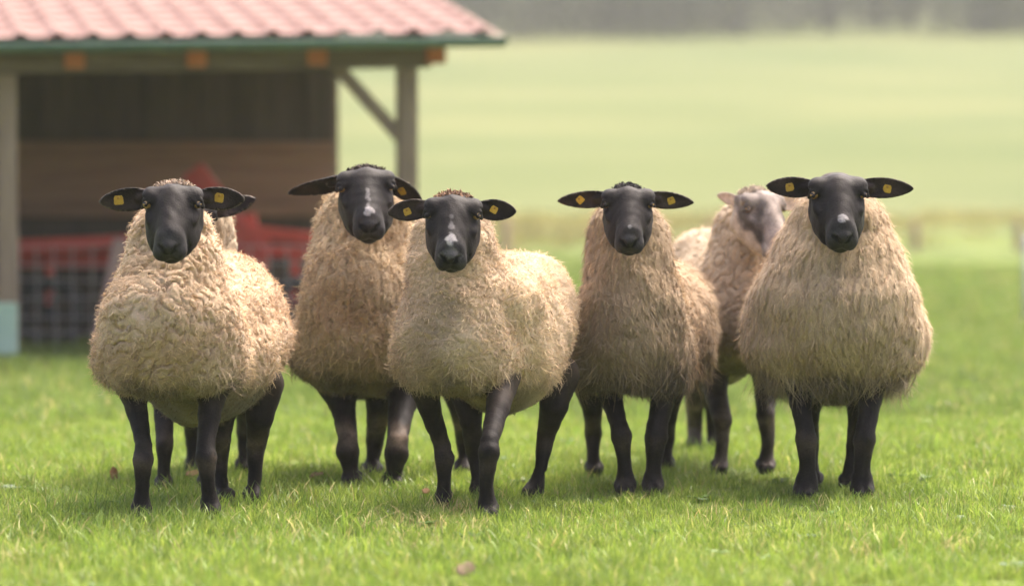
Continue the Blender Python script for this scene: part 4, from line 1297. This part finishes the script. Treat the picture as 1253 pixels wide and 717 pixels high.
# ------------------------------------------------------------------ far field fence
def field_fence():
    m = noise_mat('orange_grey_post', (0.30, 0.19, 0.13), (0.42, 0.28, 0.20), 8, 0.85, 0.2)
    Y = 46.5
    root = empty('field_fence', (0, Y, 0)); props(root, 'low post and wire fence along the far edge of the meadow', 'fence')
    xs = [at(px, 340, Y)[0] for px in (370, 495, 620, 745, 870, 995, 1120, 1246, 1372)]
    for i, x in enumerate(xs):
        bm = bmesh.new(); bm_tube(bm, [(x, 0, -0.1), (x, 0, 0.55 + 0.03 * (i % 3)), (x, 0, 0.60 + 0.03 * (i % 3))], [.05, .048, .03], 8)
        bm_obj('post', bm, m, root)
    for z in (0.25, 0.48):
        bm = bmesh.new(); bm_tube(bm, [(x, -0.05, z + (0.0 if i % 2 == 0 else -.01)) for i, x in enumerate(xs)], 0.004, 5)
        bm_obj('wire', bm, M_wire, root)
field_fence()
def marker():
    a = at(1250, 405, 28.0)
    bm = bmesh.new(); bm_tube(bm, [(0, 0, -0.05), (0, 0, 0.62), (0, 0, .66)], [.022, .02, .012], 8)
    o = bm_obj('fence_stake', bm, M_white, None, True); o.location = (a[0] + .03, 28.0, 0)
    props(o, 'thin white plastic stake standing in the meadow at the right edge', 'stake')
marker()

# ------------------------------------------------------------------ wood at the top of the slope
def tree_mesh(seed):
    r = np.random.RandomState(seed)
    bm = bmesh.new()
    Ht = r.uniform(15, 20)
    bm_tube(bm, [(0, 0, -0.5), (0.1, 0, Ht * .4), (0.0, .1, Ht * .95)], [.28, .2, .04], 7)
    V0 = len(bm.verts)
    for i in range(14):
        z = Ht * r.uniform(.12, .9); a = r.uniform(0, 6.28); l = (1 - z / Ht) * 4 + .8
        bm_tube(bm, [(0, 0, z), (math.cos(a) * l * .5, math.sin(a) * l * .5, z + .2), (math.cos(a) * l, math.sin(a) * l, z + .1)], [.07, .05, .02], 4)
    me0 = bpy.data.meshes.new('t'); bm.to_mesh(me0); bm.free()
    n = 1500
    z = Ht * r.beta(1.3, 1.4, n) * .95 + .5
    R = (3.3 * (1 - (z / Ht) ** 1.4) + .5) * np.sqrt(r.uniform(.05, 1, n)); a = r.uniform(0, 6.28, n)
    P = np.stack([R * np.cos(a), R * np.sin(a), z], -1)
    keep = sn(P, 1.6, seed) > -0.6
    P = P[keep]; n = len(P)
    u = unit(r.normal(size=(n, 3))); v = unit(np.cross(u, r.normal(size=(n, 3)))); s = r.uniform(.16, .42, (n, 1))
    V = np.stack([P - u * s, P + v * s * .6, P + u * s, P - v * s * .6], 1).reshape(-1, 3)
    f = np.arange(4 * n).reshape(-1, 4)
    nv = len(me0.vertices); tv = np.zeros(nv * 3, np.float32); me0.vertices.foreach_get('co', tv)
    tf = [list(p.vertices) for p in me0.polygons]
    allv = np.concatenate([tv.reshape(-1, 3), V])
    me = bpy.data.meshes.new('tree')
    me.from_pydata(allv.tolist(), [], tf + (f + nv).tolist())
    c = np.concatenate([np.tile((.13, .12, .10), (nv, 1)), np.repeat(np.array([.115, .12, .085]) * r.uniform(.5, 1.5, (n, 1)), 4, 0)])
    set_col(me, 'tint', c)
    bpy.data.meshes.remove(me0)
    return me
def wood():
    r = np.random.RandomState(77)
    n = 420
    x = r.uniform(-75, 75, n)
    y = 246 + 9 * np.sin(x * .11) + 5 * np.sin(x * .31 + 1) + 60 * r.uniform(size=n) ** 1.3
    P = np.stack([x, y, hill_z(x, y)], -1)
    sward('wood', P, np.where(r.uniform(size=n) < .3, r.uniform(.15, .35, n), r.uniform(.7, 1.15, n)), [tree_mesh(i) for i in range(4)], M_leaf, seed=55)['label'] = 'grey wood fading into mist at the top of the slope'
wood()

# ------------------------------------------------------------------ fallen leaves
def fallen_leaf(px, py, size, label, col, tilt, rz, lift=0.035):
    Y = groundY(py, 0.03)
    p = at(px, py, Y)
    bm = bmesh.new()
    n = 7; top, = ([],)
    L_, R_ = [], []
    for i in range(n):
        t = i / (n - 1)
        w_ = size * .36 * math.sin(math.pi * min(1, .06 + .94 * t)) ** .8 * (1 + .25 * math.sin(9 * t))
        z = size * .25 * (t - .5) ** 2
        L_.append(bm.verts.new((size * (t - .5), w_, z + w_ * .4))); R_.append(bm.verts.new((size * (t - .5), -w_, z + w_ * .3)))
    mid = [bm.verts.new((size * (i / (n - 1) - .5), 0, size * .25 * (i / (n - 1) - .5) ** 2)) for i in range(n)]
    for i in range(n - 1):
        bm.faces.new((L_[i], mid[i], mid[i + 1], L_[i + 1])); bm.faces.new((mid[i], R_[i], R_[i + 1], mid[i + 1]))
    m = noise_mat('dead_leaf', tuple(c * .7 for c in col), col, 40, .8, .2)
    o = bm_obj('fallen_leaf', bm, m, None, True)
    md = o.modifiers.new('thickness', 'SOLIDIFY'); md.thickness = .0012
    o.location = (p[0], Y, lift); o.rotation_euler = (rad(tilt), rad(-tilt * .6), rad(rz))
    props(o, label, 'leaf', 'dead leaves in the grass')
fallen_leaf(138, 583, .06, 'reddish brown dead leaf standing up in the grass at the far left', (.24, .12, .04), 55, 80, .04)
fallen_leaf(236, 582, .05, 'dull brown leaf lying between the legs of the far left sheep', (.22, .14, .055), 25, 20, .035)
fallen_leaf(388, 586, .055, 'brown leaf lying left of the tall tan sheep', (.22, .135, .05), 20, -20, .04)
fallen_leaf(570, 709, .055, 'greyish brown leaf tilted at the bottom of the grass, nearest the viewer', (.20, .14, .075), 40, 35, .055)
fallen_leaf(521, 605, .035, 'small red brown leaf left of the hoof of the middle sheep', (.25, .12, .045), 30, 60, .04)

# ------------------------------------------------------------------ haze
def haze():
    bm = bmesh.new()
    x, y0, y1, z0, z1 = 720.0, -25.0, 905.0, -1.6, 62.0
    bm_box(bm, (2 * x, y1 - y0, z1 - z0), (0, (y0 + y1) / 2, (z0 + z1) / 2))
    m = bpy.data.materials.new('haze'); m.use_nodes = True
    t = m.node_tree; t.nodes.remove(t.nodes['Principled BSDF'])
    pv = t.nodes.new('ShaderNodeVolumePrincipled')
    pv.inputs['Color'].default_value = (0.48, 0.48, 0.455, 1)
    pv.inputs['Density'].default_value = 0.00105
    pv.inputs['Anisotropy'].default_value = -0.1
    t.links.new(pv.outputs[0], t.nodes['Material Output'].inputs['Volume'])
    o = bm_obj('haze', bm, m)
    o.visible_shadow = True
    props(o, kind='stuff')
haze()
